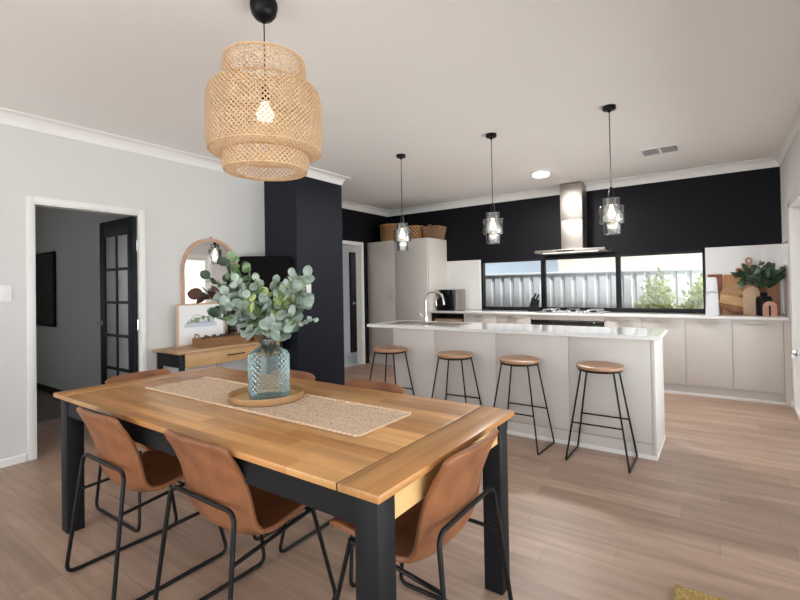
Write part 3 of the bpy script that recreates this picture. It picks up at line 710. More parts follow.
for k, nm, mt, lb in (('A', 'round_leaves', 'leafA', None), ('B', 'green_leaves', 'leafB', 'mid green leaves'), ('C', 'young_leaves', 'leafC', 'yellow-green young leaves'), ('D', 'dark_leaves', 'leafD', 'dark pointed leaves'), ('E', 'burgundy_leaves', 'leafE', 'burgundy leaves')):
    ob(nm, G().faces(*leaves[k]), mt, fo, label=lb, smooth=60)

# ------------------------------------------------------------------ woven bamboo pendant over the table
def woven(g, prof, n, pitch, w, th=.0012):
    """two sets of slanted strips on a surface of revolution (r, z profile, roughly equal steps)"""
    m = len(prof); ln = [0.]
    for (r0, z0), (r1, z1) in zip(prof, prof[1:]): ln.append(ln[-1]+math.hypot(r1-r0, z1-z0))
    vs, fs = [], []
    for sgn in (1, -1):
        for k in range(n):
            a0 = 2*PI*(k+(.5 if sgn < 0 else 0))/n; b0 = len(vs); ang = a0
            for i, (r, z) in enumerate(prof):
                if i: ang += sgn*(ln[i]-ln[i-1])*pitch/max(.05, (r+prof[i-1][0])/2)
                rr = r+sgn*.0012; da = w/2/r
                for e in (-1, 1): vs.append((rr*math.cos(ang+e*da), rr*math.sin(ang+e*da), z))
            for i in range(m-1): q = b0+2*i; fs.append((q, q+1, q+3, q+2))
    g.faces(vs, fs); return g
BL = (-1.788, 1.428)
L = root('bamboo_pendant_lamp', 'large three-tier woven bamboo pendant lamp over the dining table', 'pendant lamp', (*BL, 0))
def smoothprof(P, step=.012):
    out = []
    pts = fillet([Vector((r, 0, z)) for r, z in P], .035, 5)
    for a, b in zip(pts, pts[1:]):
        n = max(1, int((b-a).length/step))
        for k in range(n): q = a.lerp(b, k/n); out.append((q.x, q.z))
    out.append((pts[-1].x, pts[-1].z)); return out
tiers = [('upper_tier', [(.165, 2.424), (.192, 2.414), (.200, 2.23), (.195, 2.17)], 54),
         ('middle_tier', [(.196, 2.292), (.254, 2.280), (.268, 2.225), (.268, 2.02), (.258, 1.972), (.20, 1.962)], 73),
         ('lower_tier', [(.195, 2.06), (.202, 2.01), (.202, 1.912), (.190, 1.882), (.138, 1.886)], 54)]
for nm, P, n in tiers:
    o = ob(nm, woven(G(), smoothprof(P), n, 1.0, .0082), 'bamboo', L, smooth=60)
    so = o.modifiers.new('thickness', 'SOLIDIFY'); so.thickness = .0011
for r, z in ((.190, 2.418), (.262, 1.980), (.194, 1.888), (.140, 1.886)):
    ob('rim_ring', G().tube([(r*math.cos(2*PI*k/48), r*math.sin(2*PI*k/48), z) for k in range(48)], .0035, 6, closed=True), 'bamboo', L)
ob('ceiling_cup', G().lathe([(.060, H), (.066, 2.705), (.066, 2.69), (.058, 2.655), (.040, 2.632), (.016, 2.621), (.008, 2.612), (0, 2.611)], 28), 'bplastic', L)
ob('cord', G().cyl((0, 0, 2.612), (0, 0, 2.30), .003, n=8), 'bplastic', L)
ob('lamp_holder', G().lathe([(.006, 2.31), (.018, 2.30), (.020, 2.235), (.016, 2.225)], 18), 'bplastic', L)
ob('bulb', G().lathe([(.014, 2.226), (.018, 2.212), (.036, 2.185), (.042, 2.163), (.036, 2.138), (.02, 2.124), (0, 2.12)], 24), 'bulbw', L, label='lit bulb')
# glass pendants over the island
def glass_pendant(x, y, label, first=None):
    if first: return dup(first, (x, y, 0), 0, label)
    p = root('glass_pendant_light', label, 'pendant light', (x, y, 0), group='clear glass pendants over the island')
    ob('ceiling_rose', G().lathe([(.050, H), (.050, 2.697), (.044, 2.692), (.012, 2.690), (.010, 2.674), (0, 2.672)], 28), 'bmetal', p)
    ob('cord', G().cyl((0, 0, 2.675), (0, 0, 2.07), .0035, n=8), 'bmetal', p)
    ob('lamp_holder', G().lathe([(.006, 2.08), (.014, 2.07), (.020, 2.03), (.023, 2.000), (.061, 1.993), (.061, 1.986), (.020, 1.985), (.018, 1.940)], 24), 'bmetal', p)
    out = [(.060, 1.985), (.060, 1.934), (.063, 1.928), (.086, 1.926), (.091, 1.920), (.091, 1.797), (.087, 1.790), (.066, 1.788), (.062, 1.782), (.062, 1.706)]
    inn = [(r-.004, z) for r, z in out[::-1]]
    ob('glass_shade', G().lathe(out+[(.060, 1.703)]+inn, 36, cap=False), 'clear', p)
    ob('bulb', G().lathe([(.012, 1.945), (.014, 1.92), (.024, 1.885), (.029, 1.862), (.022, 1.838), (0, 1.83)], 20), 'bulb', p, label='lit warm bulb')
    return p
gp = glass_pendant(-.690, 3.915, 'clear stepped glass pendant hanging nearest the right end of the island')
glass_pendant(-1.712, 3.95, 'clear stepped glass pendant hanging over the middle of the island', gp)
glass_pendant(-2.752, 3.97, 'clear stepped glass pendant hanging in front of the pantry cabinet', gp)
o = root('oyster_ceiling_light', 'small round lit ceiling light beyond the glass pendants', 'ceiling light', (-1.80, 5.66, 0))
ob('base_ring', G().lathe([(.115, H), (.115, 2.70), (.102, 2.695)], 36), 'white', o)
ob('diffuser', G().lathe([(.100, 2.698), (.100, 2.678), (.088, 2.665), (0, 2.66)], 36), 'oyster', o, label='lit opal diffuser')
v = root('air_vent', 'white rectangular air vent in the kitchen ceiling', 'vent', (-.49, 5.54, 0))
g = G()
g.box(-.19, .19, -.15, -.12, H-.012, H, .002).box(-.19, .19, .12, .15, H-.012, H, .002).box(-.19, -.16, -.12, .12, H-.012, H).box(.16, .19, -.12, .12, H-.012, H).box(-.012, .012, -.12, .12, H-.012, H)
ob('vent_frame', g, 'white', v)
ob('backing', G().box(-.16, .16, -.12, .12, H-.002, H-.0005), 'ventgrey', v, smooth=0)
g = G()
for s in (-1, 1):
    for k in range(7): g.box(-.072, .072, -.0095, .0095, -.001, .001, 0, 1, Matrix.Translation((s*.086, -.105+.035*k, H-.008)) @ Matrix.Rotation(.6, 4, 'X'))
ob('slat', g, 'white', v, smooth=0)

# ------------------------------------------------------------------ bar stools
def make_stool(label):
    r = root('bar_stool', label, 'stool', group='bar stools along the island')
    ob('seat', G().lathe([(0, .676), (.150, .676), (.164, .682), (.168, .692), (.166, .702), (.158, .706), (.10, .702), (0, .700)], 48), 'seatw', r)
    R_ = .0068
    for s in (-1, 1):
        ob('leg_loop', G().tube([(s*.112, -.10, .672), (s*.214, -.178, R_), (s*.214, .172, R_), (s*.112, .10, .672)], R_, 8, .014), 'bmetal', r)
        z = .285; k = (.672-z)/(.672-R_); x = .112+(.214-.112)*k; y = s*(.10+(.175-.10)*k)
        ob('footrest', G().tube([(-x, y, z), (x, y, z)], .006, 8), 'bmetal', r)
    ob('seat_ring', G().tube([(.150*math.cos(2*PI*k/40), .150*math.sin(2*PI*k/40), .669) for k in range(40)], .0068, 8, closed=True), 'bmetal', r)
    return r
st = make_stool('wooden-seat bar stool nearest the right end of the island'); st.location = (-.750, 3.650, 0)
dup(st, (-1.372, 3.648, 0), math.radians(-3), 'wooden-seat bar stool in front of the island, second from its right end')
dup(st, (-1.978, 3.655, 0), math.radians(2), 'wooden-seat bar stool in front of the island, second from its left end')
dup(st, (-2.715, 3.660, 0), math.radians(1), 'wooden-seat bar stool at the left end of the island, beside the dark column')

# ------------------------------------------------------------------ console table by the left wall
CX0, CX1, CY0, CY1, CZ = XL+.006, -4.005, 2.200, 3.440, .757
c = root('console_table', 'narrow wooden console table with a drawer against the left wall', 'console table', ((CX0+CX1)/2, (CY0+CY1)/2, 0))
a, b = (CX1-CX0)/2, (CY1-CY0)/2
ob('tabletop', G().box(-a, a, -b, b, CZ-.024, CZ, .003), 'console', c)
for sx in (-1, 1):
    for sy in (-1, 1):
        x0, x1 = sorted((sx*(a-.022), sx*(a-.062))); y0, y1 = sorted((sy*(b-.03), sy*(b-.07)))
        ob('leg', G().box(x0, x1, y0, y1, 0, CZ-.024, .002), 'bwood', c)
for sy in (-1, 1):
    y0, y1 = sorted((sy*(b-.034), sy*(b-.054))); ob('end_panel', G().box(-a+.062, a-.062, y0, y1, .605, CZ-.024), 'bwood', c, smooth=0)
ob('drawer_case', G().box(-a+.03, a-.040, -b+.072, b-.072, .61, CZ-.025), 'drawerw', c, smooth=0)
d = ob('drawer', G().box(a-.038, a-.020, -b+.074, b-.074, .600, CZ-.027, .002), 'drawerw', c)
ob('handle', G().tube([(a-.02, -.105, .668), (a-.001, -.105, .668), (a-.001, .075, .668), (a-.02, .075, .668)], .006, 8, .006), 'bmetal', d)
ob('leg_brace', G().tube([(-a+.05, .02, .60), (-a+.03, .06, .02), (-a+.05, .10, .60)], .006, 8, .01), 'steel', c)

# arched mirror leaning on the wall
def arch(w_, z0, z1, n=20):
    P = [(-w_, z0), (w_, z0)]; zc = z1-w_
    return P+[(w_*math.cos(PI*k/n), zc+w_*math.sin(PI*k/n)) for k in range(n+1)]
mi = root('arched_mirror', 'arched mirror in a thin wooden frame standing on the console table', 'mirror', (XL+.004, 2.825, CZ))
mw_, mh = .335, 1.112
o_, i2 = arch(mw_, 0, mh), arch(mw_-.030, .03, mh-.030)
vs = [(0, p[0], p[1]) for p in o_]+[(0, p[0], p[1]) for p in i2]+[(.028, p[0], p[1]) for p in o_]+[(.028, p[0], p[1]) for p in i2]
n = len(o_); fs = []
for k in range(n):
    j = (k+1) % n
    fs += [(k, j, n+j, n+k), (2*n+k, 3*n+k, 3*n+j, 2*n+j), (k, 2*n+k, 2*n+j, j), (n+k, n+j, 3*n+j, 3*n+k)]
g = G().faces(vs, fs); bmesh.ops.recalc_face_normals(g.bm, faces=g.bm.faces)
ob('mirror_frame', g, 'mframe', mi, smooth=30)
ob('mirror_glass', G().prism(arch(mw_-.030, .03, mh-.030), 'x', .006, .012), 'mirror', mi, smooth=30, label='silvered mirror glass')
ob('hanging_hook', G().cyl((.0, .0, mh+.012), (.02, 0, mh+.012), .006), 'bmetal', mi)
# framed print
fr = root('framed_print', 'framed pale blue line print leaning in front of the mirror', 'picture', (-4.385, 2.655, CZ))
fw_, fh = .262, .425
ob('picture_frame', G().box(-.010, .010, -fw_, -fw_+.014, 0, fh).box(-.010, .010, fw_-.014, fw_, 0, fh).box(-.010, .010, -fw_+.014, fw_-.014, 0, .014).box(-.010, .010, -fw_+.014, fw_-.014, fh-.014, fh), 'pale', fr, smooth=0)
ob('print_sheet', G().box(-.006, .002, -fw_+.014, fw_-.014, .014, fh-.014), 'paper', fr, smooth=0)
g = G()
g.tube([(.003, -.05+.065*math.cos(PI*k/14)*1, .235+.075*math.sin(PI*k/14)) for k in range(15)], .0025, 6)
g.box(.002, .004, -.17, .15, .222, .228)
r5 = random.Random(5)
for k in range(22):
    y = -.15+.0135*k; g.box(.002, .004, y, y+.005, .222, .232+r5.uniform(.0, .045))
ob('line_drawing', g, 'ink', fr, smooth=0, label='blue-grey line drawing')
ob('colour_wash', G().box(.002, .0028, -.19, .17, .185, .218), 'ink2', fr, smooth=0)
# wicker tray with dark beads
wt = root('wicker_tray', 'long wicker tray with loop handles on the console table', 'tray', (-4.215, 2.775, CZ))
g = G()
ww, wd, wh = .265, .085, .075
for k in range(7):
    z = .006+k*.0115; e = .012*math.sin(k); f_ = 1+.02*k/7
    g.tube(fillet([Vector((sx*wd*f_, sy*ww*f_, z)) for sx, sy in ((-1, -.98), (-1, 1), (1, 1), (1, -1), (-1, -1))], .03, 4), .0068, 6)
for k in range(26):
    y = -ww+2*ww*k/25
    for sx in (-1, 1): g.cyl((sx*(wd+.004), y, 0), (sx*(wd+.008), y, .085), .004, n=6)
g.box(-wd, wd, -ww, ww, 0, .006)
ob('woven_side', g, 'wicker', wt)
for s in (-1, 1):
    ob('handle', G().tube([(-.04, s*(ww+.002), .07), (-.035, s*(ww+.012), .125), (.035, s*(ww+.012), .125), (.04, s*(ww+.002), .07)], .007, 8, .03), 'wicker', wt)
g = G(); r6 = random.Random(3)
for k in range(30):
    y = -.20+.40*k/29; g.sphere((r6.uniform(-.03, .04), y, .062+.02*math.sin(k*.9)+.012), .017, (1, 1, 1), 10, 8)
ob('bead_strand', g, 'bead', label='strand of dark wooden beads lying in the wicker tray', cat='beads', loc=(-4.215, 2.775, CZ))
bo = ob('terracotta_bowl', G().lathe([(0, 0), (.05, 0), (.055, .008), (.085, .05), (.092, .095), (.086, .097), (.078, .06), (.05, .02), (0, .016)], 32), 'terracotta', loc=(-4.20, 3.19, CZ), label='terracotta bowl holding a small lime green plant', cat='bowl')
leaves2 = ([], []); keep = leaves['C']; leaves['C'] = leaves2
r7 = random.Random(11)
for k in range(60):
    a = r7.uniform(0, 2*PI); e = r7.uniform(.2, 1.3); d = Vector((math.cos(a)*math.cos(e), math.sin(a)*math.cos(e), math.sin(e)))
    leaf('C', Vector((.03*math.cos(a), .03*math.sin(a), .075)), d, Vector((-d.x*.3, -d.y*.3, 1)), r7.uniform(.06, .11), .018, 6, .1, 1.3)
pl = root('small_plant', 'small lime green plant growing in the terracotta bowl', 'plant', (-4.20, 3.19, CZ+.017))
ob('foliage', G().faces(*leaves2), 'greenpot', pl); leaves['C'] = keep
ob('soil', G().lathe([(0, 0), (.048, .002), (.072, .042), (.03, .06), (0, .062)], 20), 'bead', pl)
ca = ob('ceramic_pot', G().lathe([(0, 0), (.022, 0), (.030, .012), (.031, .045), (.022, .058), (.016, .066), (.019, .072), (.012, .072), (0, .06)], 24), 'cream', loc=(-4.20, 3.335, CZ), label='tiny cream ceramic pot at the right end of the console table', cat='pot')
gj = root('glass_jar', 'slim pale glass jar between the framed print and the terracotta bowl', 'jar', (-4.32, 3.075, CZ))
ob('glass_body', G().lathe([(.045, 0), (.05, .01), (.05, .22), (.04, .245), (.04, .26), (.036, .26), (.036, .245), (.046, .218), (.046, .012), (0, .008)], 28), 'clear', gj)
ob('glass_lid', G().lathe([(.043, .261), (.043, .270), (.012, .274), (.014, .290), (0, .294)], 24), 'clear', gj)
# black screen across the corner
tv = root('television', 'black glossy screen standing in the corner beside the dark column', 'television', (-4.205, 3.335, CZ), math.radians(38))
def rrect(w_, z0, z1, r, n=6):
    out = []
    for cx, cz, a0 in ((w_-r, z1-r, 0), (-w_+r, z1-r, PI/2), (-w_+r, z0+r, PI), (w_-r, z0+r, 1.5*PI)):
        out += [(cx+r*math.cos(a0+PI/2*k/n), cz+r*math.sin(a0+PI/2*k/n)) for k in range(n+1)]
    return out
# ------------------------------------------------------------------ hall picture, switches, mat
pc = root('wall_picture', 'dark picture hanging on the hall wall beyond the doorway', 'picture', (-7.38, 2.224, 1.36))
ob('picture_frame', G().box(-.42, .42, -.03, 0, -.48, .49, .004), 'bwood', pc)
ob('canvas', G().box(-.39, .39, -.033, -.03, -.45, .46), 'canvas', pc, smooth=0)
def switch(name, loc, axis_rot, w_, h_, n, label):
    s = root(name, label, 'light switch', loc, axis_rot)
    ob('face_plate', G().box(-w_/2, w_/2, -.008, 0, -h_/2, h_/2, .002), 'white', s)
    for k in range(n):
        z = -h_*.22+h_*.22*k; ob('rocker', G().box(-.010, .010, -.011, -.007, z-.007, z+.007, .001), 'white', s)
switch('light_switch', (XL, 1.105, 1.318), PI/2, .075, .125, 3, 'white light switch plate left of the open doorway')
switch('light_switch', (XN, 3.712, 1.311), PI/2, .075, .118, 2, 'white switch plate on the dark column behind the eucalyptus')
mt = root('door_mat', 'corner of a coir mat on the floor by the bottom edge', 'mat', (.02, 2.075, 0), math.radians(2))
g = G().box(-.20, .55, -.55, .21, 0, .012)
r8 = random.Random(4)
vs, fs = [], []
for k in range(5200):
    x, y = r8.uniform(-.20, .30), r8.uniform(-.3, .21); a = r8.uniform(0, PI); l = r8.uniform(.008, .016); dx, dy = .002*math.cos(a), .002*math.sin(a); tx, ty = r8.gauss(0, .004), r8.gauss(0, .004)
    q = len(vs); vs += [(x-dx, y-dy, .011), (x+dx, y+dy, .011), (x+tx, y+ty, .012+l)]; fs.append((q, q+1, q+2))
ob('backing', g, 'mat', mt, smooth=0)
ob('coir_pile', G().faces(vs, fs), 'mat', mt, kind='stuff', smooth=0)

# the corner screen's own parts
sw, sz0, sz1 = .315, .14, .935
ob('housing', G().prism(rrect(sw, sz0, sz1, .055), 'y', 0.0, .035), 'screen', tv, smooth=30)
ob('screen_panel', G().prism(rrect(sw-.012, sz0+.012, sz1-.012, .045), 'y', -.003, .001), 'screen', tv, smooth=30)
ob('stand', G().box(-.03, .03, .008, .03, .01, sz0+.05, .003).box(-.11, .11, -.05, .06, 0, .012, .004), 'bplastic', tv)

# ------------------------------------------------------------------ kitchen things on the back worktop
BZ = .921
cm = root('coffee_machine', 'black and silver coffee machine on the worktop beside the pantry', 'coffee machine', (-3.595, 6.52, BZ))
ob('body', G().box(.085, .19, -.10, .17, 0, .335, .012), 'steel', cm, label='silver housing')
ob('rear_body', G().box(-.12, .084, -.09, .17, 0, .315, .012), 'bplastic', cm)
ob('brew_head', G().box(-.12, .07, -.18, .10, .235, .335, .02), 'bplastic', cm)
ob('front_panel', G().box(-.03, .11, -.125, -.10, .03, .24, .008), 'bplastic', cm)
ob('drip_tray', G().box(-.15, .12, -.19, -.06, 0, .03, .006), 'bplastic', cm)
ob('carafe', G().lathe([(0, .03), (.07, .03), (.088, .07), (.085, .14), (.055, .195), (.05, .215), (0, .218)], 28, (-.10, -.09, 0)), 'bplastic', cm)
ob('handle', G().tube([(-.13, -.16, .20), (-.15, -.215, .17), (-.14, -.205, .08)], .011, 8, .03), 'chrome', cm, label='bright curved handle')
kb = root('knife_block', 'black knife block on the worktop left of the cooktop', 'knife block', (-2.235, 6.55, BZ), math.radians(8))
ob('block', G().prism([(-.07, 0), (.05, 0), (.085, .16), (-.01, .205)], 'y', -.05, .05), 'bplastic', kb, smooth=0)
for k, (x, y) in enumerate(((.005, -.03), (.005, .0), (.005, .03), (.045, -.02), (.045, .02))):
    ob('knife_handle', G().box(-.009, .009, -.007, .007, 0, .085, .003, 2, Matrix.Translation((x, y, .185-.4*x)) @ Matrix.Rotation(.42, 4, 'Y')), 'bplastic', kb)
sd = root('water_carbonator', 'white slim countertop appliance beside the wooden boards', 'appliance', (-.075, 6.34, BZ))
g = G()
for z0, z1, w0, w1 in ((0, .22, .066, .060), (.22, .445, .060, .050)):
    pass
secs = [(0, .064, .085), (.02, .066, .088), (.22, .060, .080), (.40, .052, .070), (.428, .048, .066), (.440, .038, .055)]
vs, fs = [], []
for z, a, b in secs:
    for k in range(24):
        t_ = 2*PI*k/24; cx, cy = math.cos(t_), math.sin(t_); q = (abs(cx)**5+abs(cy)**5)**(-1/5); vs.append((a*cx*q, b*cy*q, z))
for i in range(len(secs)-1):
    for k in range(24): fs.append((i*24+k, i*24+(k+1) % 24, (i+1)*24+(k+1) % 24, (i+1)*24+k))
fs += [tuple(range(24))[::-1], tuple((len(secs)-1)*24+k for k in range(24))]
ob('body', g.faces(vs, fs), 'offwhite', sd)
g = G().tube([(.05*math.cos(a), -.083, .255+.022*math.sin(a)) for a in [PI*k/10 for k in range(11)]], .005, 6)
ob('arch_trim', g, 'bluegrey', sd, label='blue-grey arched recess line')
ob('base_plate', G().box(-.05, .05, -.115, -.085, 0, .012, .004), 'offwhite', sd)

def board(name, poly, y, th, mat, label, hole=None):
    g = G().prism(poly, 'y', y-th, y)
    return ob(name, g, mat, label=label, cat='board', smooth=25, loc=(0, 0, BZ))
yb = YB-.013
board('serving_board', rrect(.075, 0, .478, .01), yb, .016, 'redwood', 'narrow red-brown board standing behind the white slim appliance').location.x = -.045
b2 = root('chopping_board', 'broad orange-brown chopping board with a short top handle, standing at the back', 'board', (.20, yb-.002, BZ))
ob('blade', G().prism(rrect(.165, 0, .470, .02), 'y', -.018, 0), 'orangew', b2, smooth=25)
ob('handle', G().prism(rrect(.042, .46, .545, .012), 'y', -.017, -.001), 'orangew', b2, smooth=25)
b3 = root('brown_board', 'dark brown rectangular board standing at the right end behind the foliage', 'board', (.468, yb-.002, BZ))
ob('blade', G().prism(rrect(.098, 0, .455, .012), 'y', -.018, 0), 'brownw', b3, smooth=25)
pb = root('paddle_board', 'rose-coloured paddle board with a round holed grip', 'board', (.285, yb-.024, BZ))
ob('blade', G().prism(rrect(.085, 0, .44, .04), 'y', -.014, 0), 'pinkw', pb, smooth=25)
g = G().prism([(-.02, .43), (.02, .43), (.018, .60), (-.018, .60)], 'y', -.013, -.001)
ri = [(.037*math.cos(2*PI*k/24), .625+.045*math.sin(2*PI*k/24)) for k in range(24)]; rj = [(.014*math.cos(2*PI*k/24), .628+.018*math.sin(2*PI*k/24)) for k in range(24)]
vs = [(p[0], y, p[1]) for y in (-.014, 0) for P in (ri, rj) for p in P]; fs = []
for k in range(24):
    j = (k+1) % 24; fs += [(k, j, 24+j, 24+k), (48+k, 72+k, 72+j, 48+j), (k, 48+k, 48+j, j), (24+k, 24+j, 72+j, 72+k)]
g.faces(vs, fs); bmesh.ops.recalc_face_normals(g.bm, faces=g.bm.faces); ob('grip', g, 'pinkw', pb, smooth=25)
rb = root('round_board', 'round striped wooden board leaning at the centre of the boards', 'board', (.175, yb-.042, BZ))
g = G().prism([(.185*math.cos(2*PI*k/40), .185*math.sin(2*PI*k/40)) for k in range(40)], 'y', -.022, 0)
o = ob('disc', g, 'acacia', rb, smooth=25); o.location = (0, 0, .185); o.rotation_euler = (0, math.radians(14), 0)
tb = root('thick_board', 'thick pale butcher board leaning tilted in front of the round board', 'board', (.125, yb-.068, BZ))
g = G().box(-.14, .14, -.026, 0, 0, .105, .004)
o = ob('slab', g, 'plank', tb); o.location = (0, 0, .105); o.rotation_euler = (0, math.radians(12), 0)
o = ob('under_slab', G().box(-.13, .13, -.024, 0, 0, .07, .004), 'brownw', tb); o.location = (.01, 0, .032); o.rotation_euler = (0, math.radians(11), 0)
def archpoly(w_, h_, n=18): return [(-w_, 0), (w_, 0)]+[(w_*math.cos(PI*k/n), h_-w_+w_*math.sin(PI*k/n)) for k in range(n+1)]
ob('arched_board', G().prism(archpoly(.078, .325), 'y', -.018, 0), 'pale', label='tall plain arched wooden board in front of the round board', cat='board', smooth=25, loc=(.292, 6.50, BZ))
o = archpoly(.060, .165); inn = [(-.008, 0), (.008, 0)]+[(.008*math.cos(PI*k/18), .115+.008*math.sin(PI*k/18)) for k in range(19)]
n = len(o); vs = [(p[0], y, p[1]) for y in (-.03, 0) for P in (o, inn) for p in P]; fs = []
for k in range(n):
    j = (k+1) % n
    if k == 0: continue
    fs += [(k, j, n+j, n+k), (2*n+k, 3*n+k, 3*n+j, 2*n+j), (k, 2*n+k, 2*n+j, j), (n+k, n+j, 3*n+j, 3*n+k)]
fs += [(0, 2*n, 3*n, n), (1, n+1, 3*n+1, 2*n+1)]
g = G().faces(vs, fs); bmesh.ops.recalc_face_normals(g.bm, faces=g.bm.faces)
ob('arch_ornament', g, 'pinkw', label='small wooden arch ornament with a dark slot, right of the black bottle', cat='ornament', smooth=25, loc=(.437, 6.33, BZ))
ob('bottle_vase', G().lathe([(0, 0), (.066, 0), (.073, .012), (.073, .185), (.064, .212), (.034, .224), (.030, .25), (.036, .258), (.028, .258), (.024, .224), (.05, .205), (.06, .18), (.06, .02), (0, .015)], 32), 'bplastic', loc=(.398, 6.47, BZ), label='black bottle vase on the worktop holding green foliage', cat='vase')
leaves3 = ([], []); keep = leaves['D']; leaves['D'] = leaves3; tw2 = G(); r9 = random.Random(21)
for tip, mid in (((-.22, -.02, .50), (-.10, 0, .50)), ((-.13, .06, .58), (-.05, .03, .50)), ((-.04, -.05, .62), (-.02, -.02, .5)), ((.06, .04, .58), (.03, .02, .48)), ((.155, -.03, .58), (.08, -.02, .50)), ((-.17, -.06, .42), (-.08, -.04, .46)), ((.02, -.09, .48), (.01, -.05, .42)), ((-.16, .03, .52), (-.08, .02, .46)), ((.0, .05, .54), (.0, .03, .45)), ((.06, -.10, .52), (.03, -.06, .44)), ((.10, -.08, .46), (.06, -.05, .42)), ((-.07, .03, .48), (-.03, .02, .42)), ((-.10, -.10, .52), (-.05, -.05, .45))):
    p0, p1, p2, p3 = Vector((0, 0, .03)), Vector((0, 0, .30)), Vector((mid[0], mid[1], mid[2]*.92)), Vector((tip[0]*.98, tip[1], tip[2]*.90))
    pts = [p0*(1-t)**3+p1*3*t*(1-t)**2+p2*3*t*t*(1-t)+p3*t**3 for t in [k/12 for k in range(13)]]
    tw2.tube(pts, .0028, 5, r1=.001)
    for k in range(6, 13):
        for sgn in (1, -1):
            ax = (pts[k]-pts[k-1]).normalized(); d = ax*.6+Vector((r9.gauss(0, .6), r9.gauss(0, .6), r9.uniform(-.5, .4)))
            leaf('D', pts[k], d, Vector((r9.gauss(0, .5), -1, .8)), r9.uniform(.07, .115), .030, 5, .1, 1.2)
vg = root('green_sprigs', 'dark green leafy sprigs standing in the black bottle vase', 'foliage', (.398, 6.47, BZ))
M['sprig'] = plain('sprig_leaf', (.07, .12, .07), .5, var=.3, vscale=40)
ob('foliage', G().faces(*leaves3), 'sprig', vg); ob('twig', tw2, 'stem', vg); leaves['D'] = keep

# baskets on the pantry
def lattice_basket(x, y, r, h, mat, label, n):
    b = root('storage_basket', label, 'basket', (x, y, PH), group='baskets on top of the pantry cabinet')
    prof_ = [(r*.96, .004+k*(h-.008)/14) for k in range(15)]
    o = ob('woven_wall', woven(G(), [(r*(.95+.05*z/h), z) for _, z in prof_], n, .9, .017), mat, b, smooth=60)
    so = o.modifiers.new('thickness', 'SOLIDIFY'); so.thickness = .003; so.offset = 1
    ob('lining', G().lathe([(0, .0), (r*.93, .0), (r*.965, h-.006), (r*.945, h-.006), (r*.91, .008), (0, .008)], 36), 'lining', b)
    g = G()
    for z, q in ((.008, .955), (h, 1.0)): g.tube([(r*q*math.cos(2*PI*k/36), r*q*math.sin(2*PI*k/36), z) for k in range(36)], .009, 6, closed=True)
    ob('rim', g, mat, b)
lattice_basket(-4.665, 6.40, .200, .29, 'basket1', 'large amber lattice basket, leftmost on the pantry cabinet', 22)
lattice_basket(-4.245, 6.50, .165, .235, 'basket1', 'smaller amber lattice basket between the two others on the pantry cabinet', 18)
b = root('wicker_basket', 'brown open-weave wicker basket, rightmost on the pantry cabinet', 'basket', (-3.905, 6.58, PH), group='baskets on top of the pantry cabinet')
g = G()
for k in range(9):
    z = .006+.024*k; q = .115+.030*k/8
    g.tube(fillet([Vector((sx*q*1.05, sy*q, z)) for sx, sy in ((-1, -.9), (-1, 1), (1, 1), (1, -1), (-1, -1))], .04, 4), .0075, 6)
for k in range(40):
    t_ = k/10; s_ = int(t_) % 4; f_ = (t_-int(t_))*2-1
    x, y = ((f_, -1), (1, f_), (-f_, 1), (-1, -f_))[s_]
    g.cyl((x*.118, y*.112, 0), (x*.152, y*.146, .205), .004, n=5)
g.box(-.11, .11, -.11, .11, 0, .006)
ob('woven_wall', g, 'basket2', b)
ob('rim', G().tube(fillet([Vector((sx*.154, sy*.148, .208)) for sx, sy in ((-1, -.9), (-1, 1), (1, 1), (1, -1), (-1, -1))], .04, 4), .011, 7), 'basket2', b)
ob('handle', G().tube([(-.04, -.15, .208), (-.03, -.156, .235), (.03, -.156, .235), (.04, -.15, .208)], .007, 6, .02), 'basket2', b)

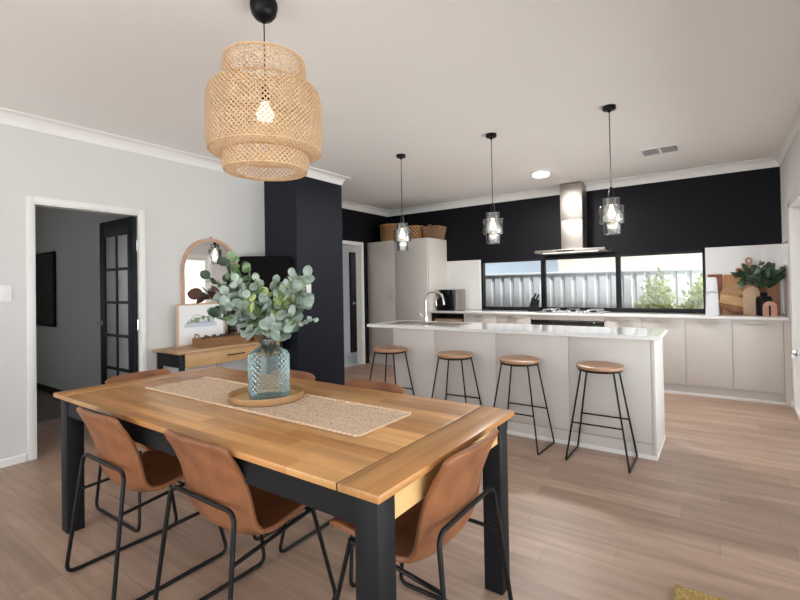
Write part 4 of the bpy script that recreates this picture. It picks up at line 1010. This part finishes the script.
# ------------------------------------------------------------------ light and sky
W = bpy.data.worlds.new('sky'); sc.world = W; W.use_nodes = True
bg = W.node_tree.nodes['Background']; bg.inputs['Color'].default_value = (.88, .945, 1, 1); bg.inputs['Strength'].default_value = 1.0
sun = bpy.data.lights.new('sun', 'SUN'); sun.energy = 2.6; sun.angle = math.radians(3); sun.color = (1, .98, .95)
so = bpy.data.objects.new('sun', sun); COL.objects.link(so); so.rotation_euler = Vector((.36, -.22, 1)).to_track_quat('Z', 'Y').to_euler()
def portal(name, loc, rot, sx, sy):
    l = bpy.data.lights.new(name, 'AREA'); l.shape = 'RECTANGLE'; l.size = sx; l.size_y = sy; l.cycles.is_portal = True
    o = bpy.data.objects.new(name, l); COL.objects.link(o); o.location = loc; o.rotation_euler = rot
portal('daylight_sliding_door', (XR+.16, (SY0+SY1)/2, SH/2), (0, PI/2, 0), SH, SY1-SY0)
portal('daylight_garden_side', ((XL+XR)/2, YF-.02, H/2), (PI/2, 0, 0), XR-XL, H)
def bulb_light(name, loc, e, col, r):
    l = bpy.data.lights.new(name, 'POINT'); l.energy = e; l.color = col; l.shadow_soft_size = r
    o = bpy.data.objects.new(name, l); COL.objects.link(o); o.location = loc
bulb_light('bamboo_bulb_light', (*BL, 2.155), .12, (1, .86, .68), .05)

l = bpy.data.lights.new('oyster_light', 'AREA'); l.shape = 'DISK'; l.size = .19; l.energy = 14; l.color = (1, .95, .90)
lo = bpy.data.objects.new('oyster_light', l); COL.objects.link(lo); lo.location = (-1.80, 5.66, 2.655)
for q in ((-.690, 3.915), (-1.712, 3.95), (-2.752, 3.97)): bulb_light('pendant_bulb_light', (*q, 1.80), .12, (1, .88, .72), .03)

# ------------------------------------------------------------------ camera
cd = bpy.data.cameras.new('camera'); cam = bpy.data.objects.new('camera', cd); COL.objects.link(cam); sc.camera = cam
yaw, pit, rol = map(math.radians, (35.1437, -.6771, -1.0222))
fw = Vector((-math.sin(yaw)*math.cos(pit), math.cos(yaw)*math.cos(pit), -math.sin(pit)))
r0 = Vector((math.cos(yaw), math.sin(yaw), 0)); u0 = r0.cross(fw)
rr = r0*math.cos(rol)+u0*math.sin(rol); uu = u0*math.cos(rol)-r0*math.sin(rol)
mw = Matrix((rr, uu, -fw)).transposed().to_4x4(); mw.translation = (0, 0, 1.3169); cam.matrix_world = mw
cd.sensor_width = 36; cd.lens = 453.9954/800*36; cd.shift_y = (281.2741-300)/800; cd.clip_start = .05; cd.clip_end = 200
sc.view_settings.view_transform = 'Standard'; sc.view_settings.look = 'None'; sc.view_settings.gamma = 1; sc.view_settings.use_curve_mapping = False
sc.view_settings.exposure = 2.1
sc.cycles.use_denoising = True; sc.cycles.max_bounces = 12; sc.cycles.diffuse_bounces = 8; sc.cycles.transparent_max_bounces = 24
sc.cycles.sample_clamp_indirect = 8
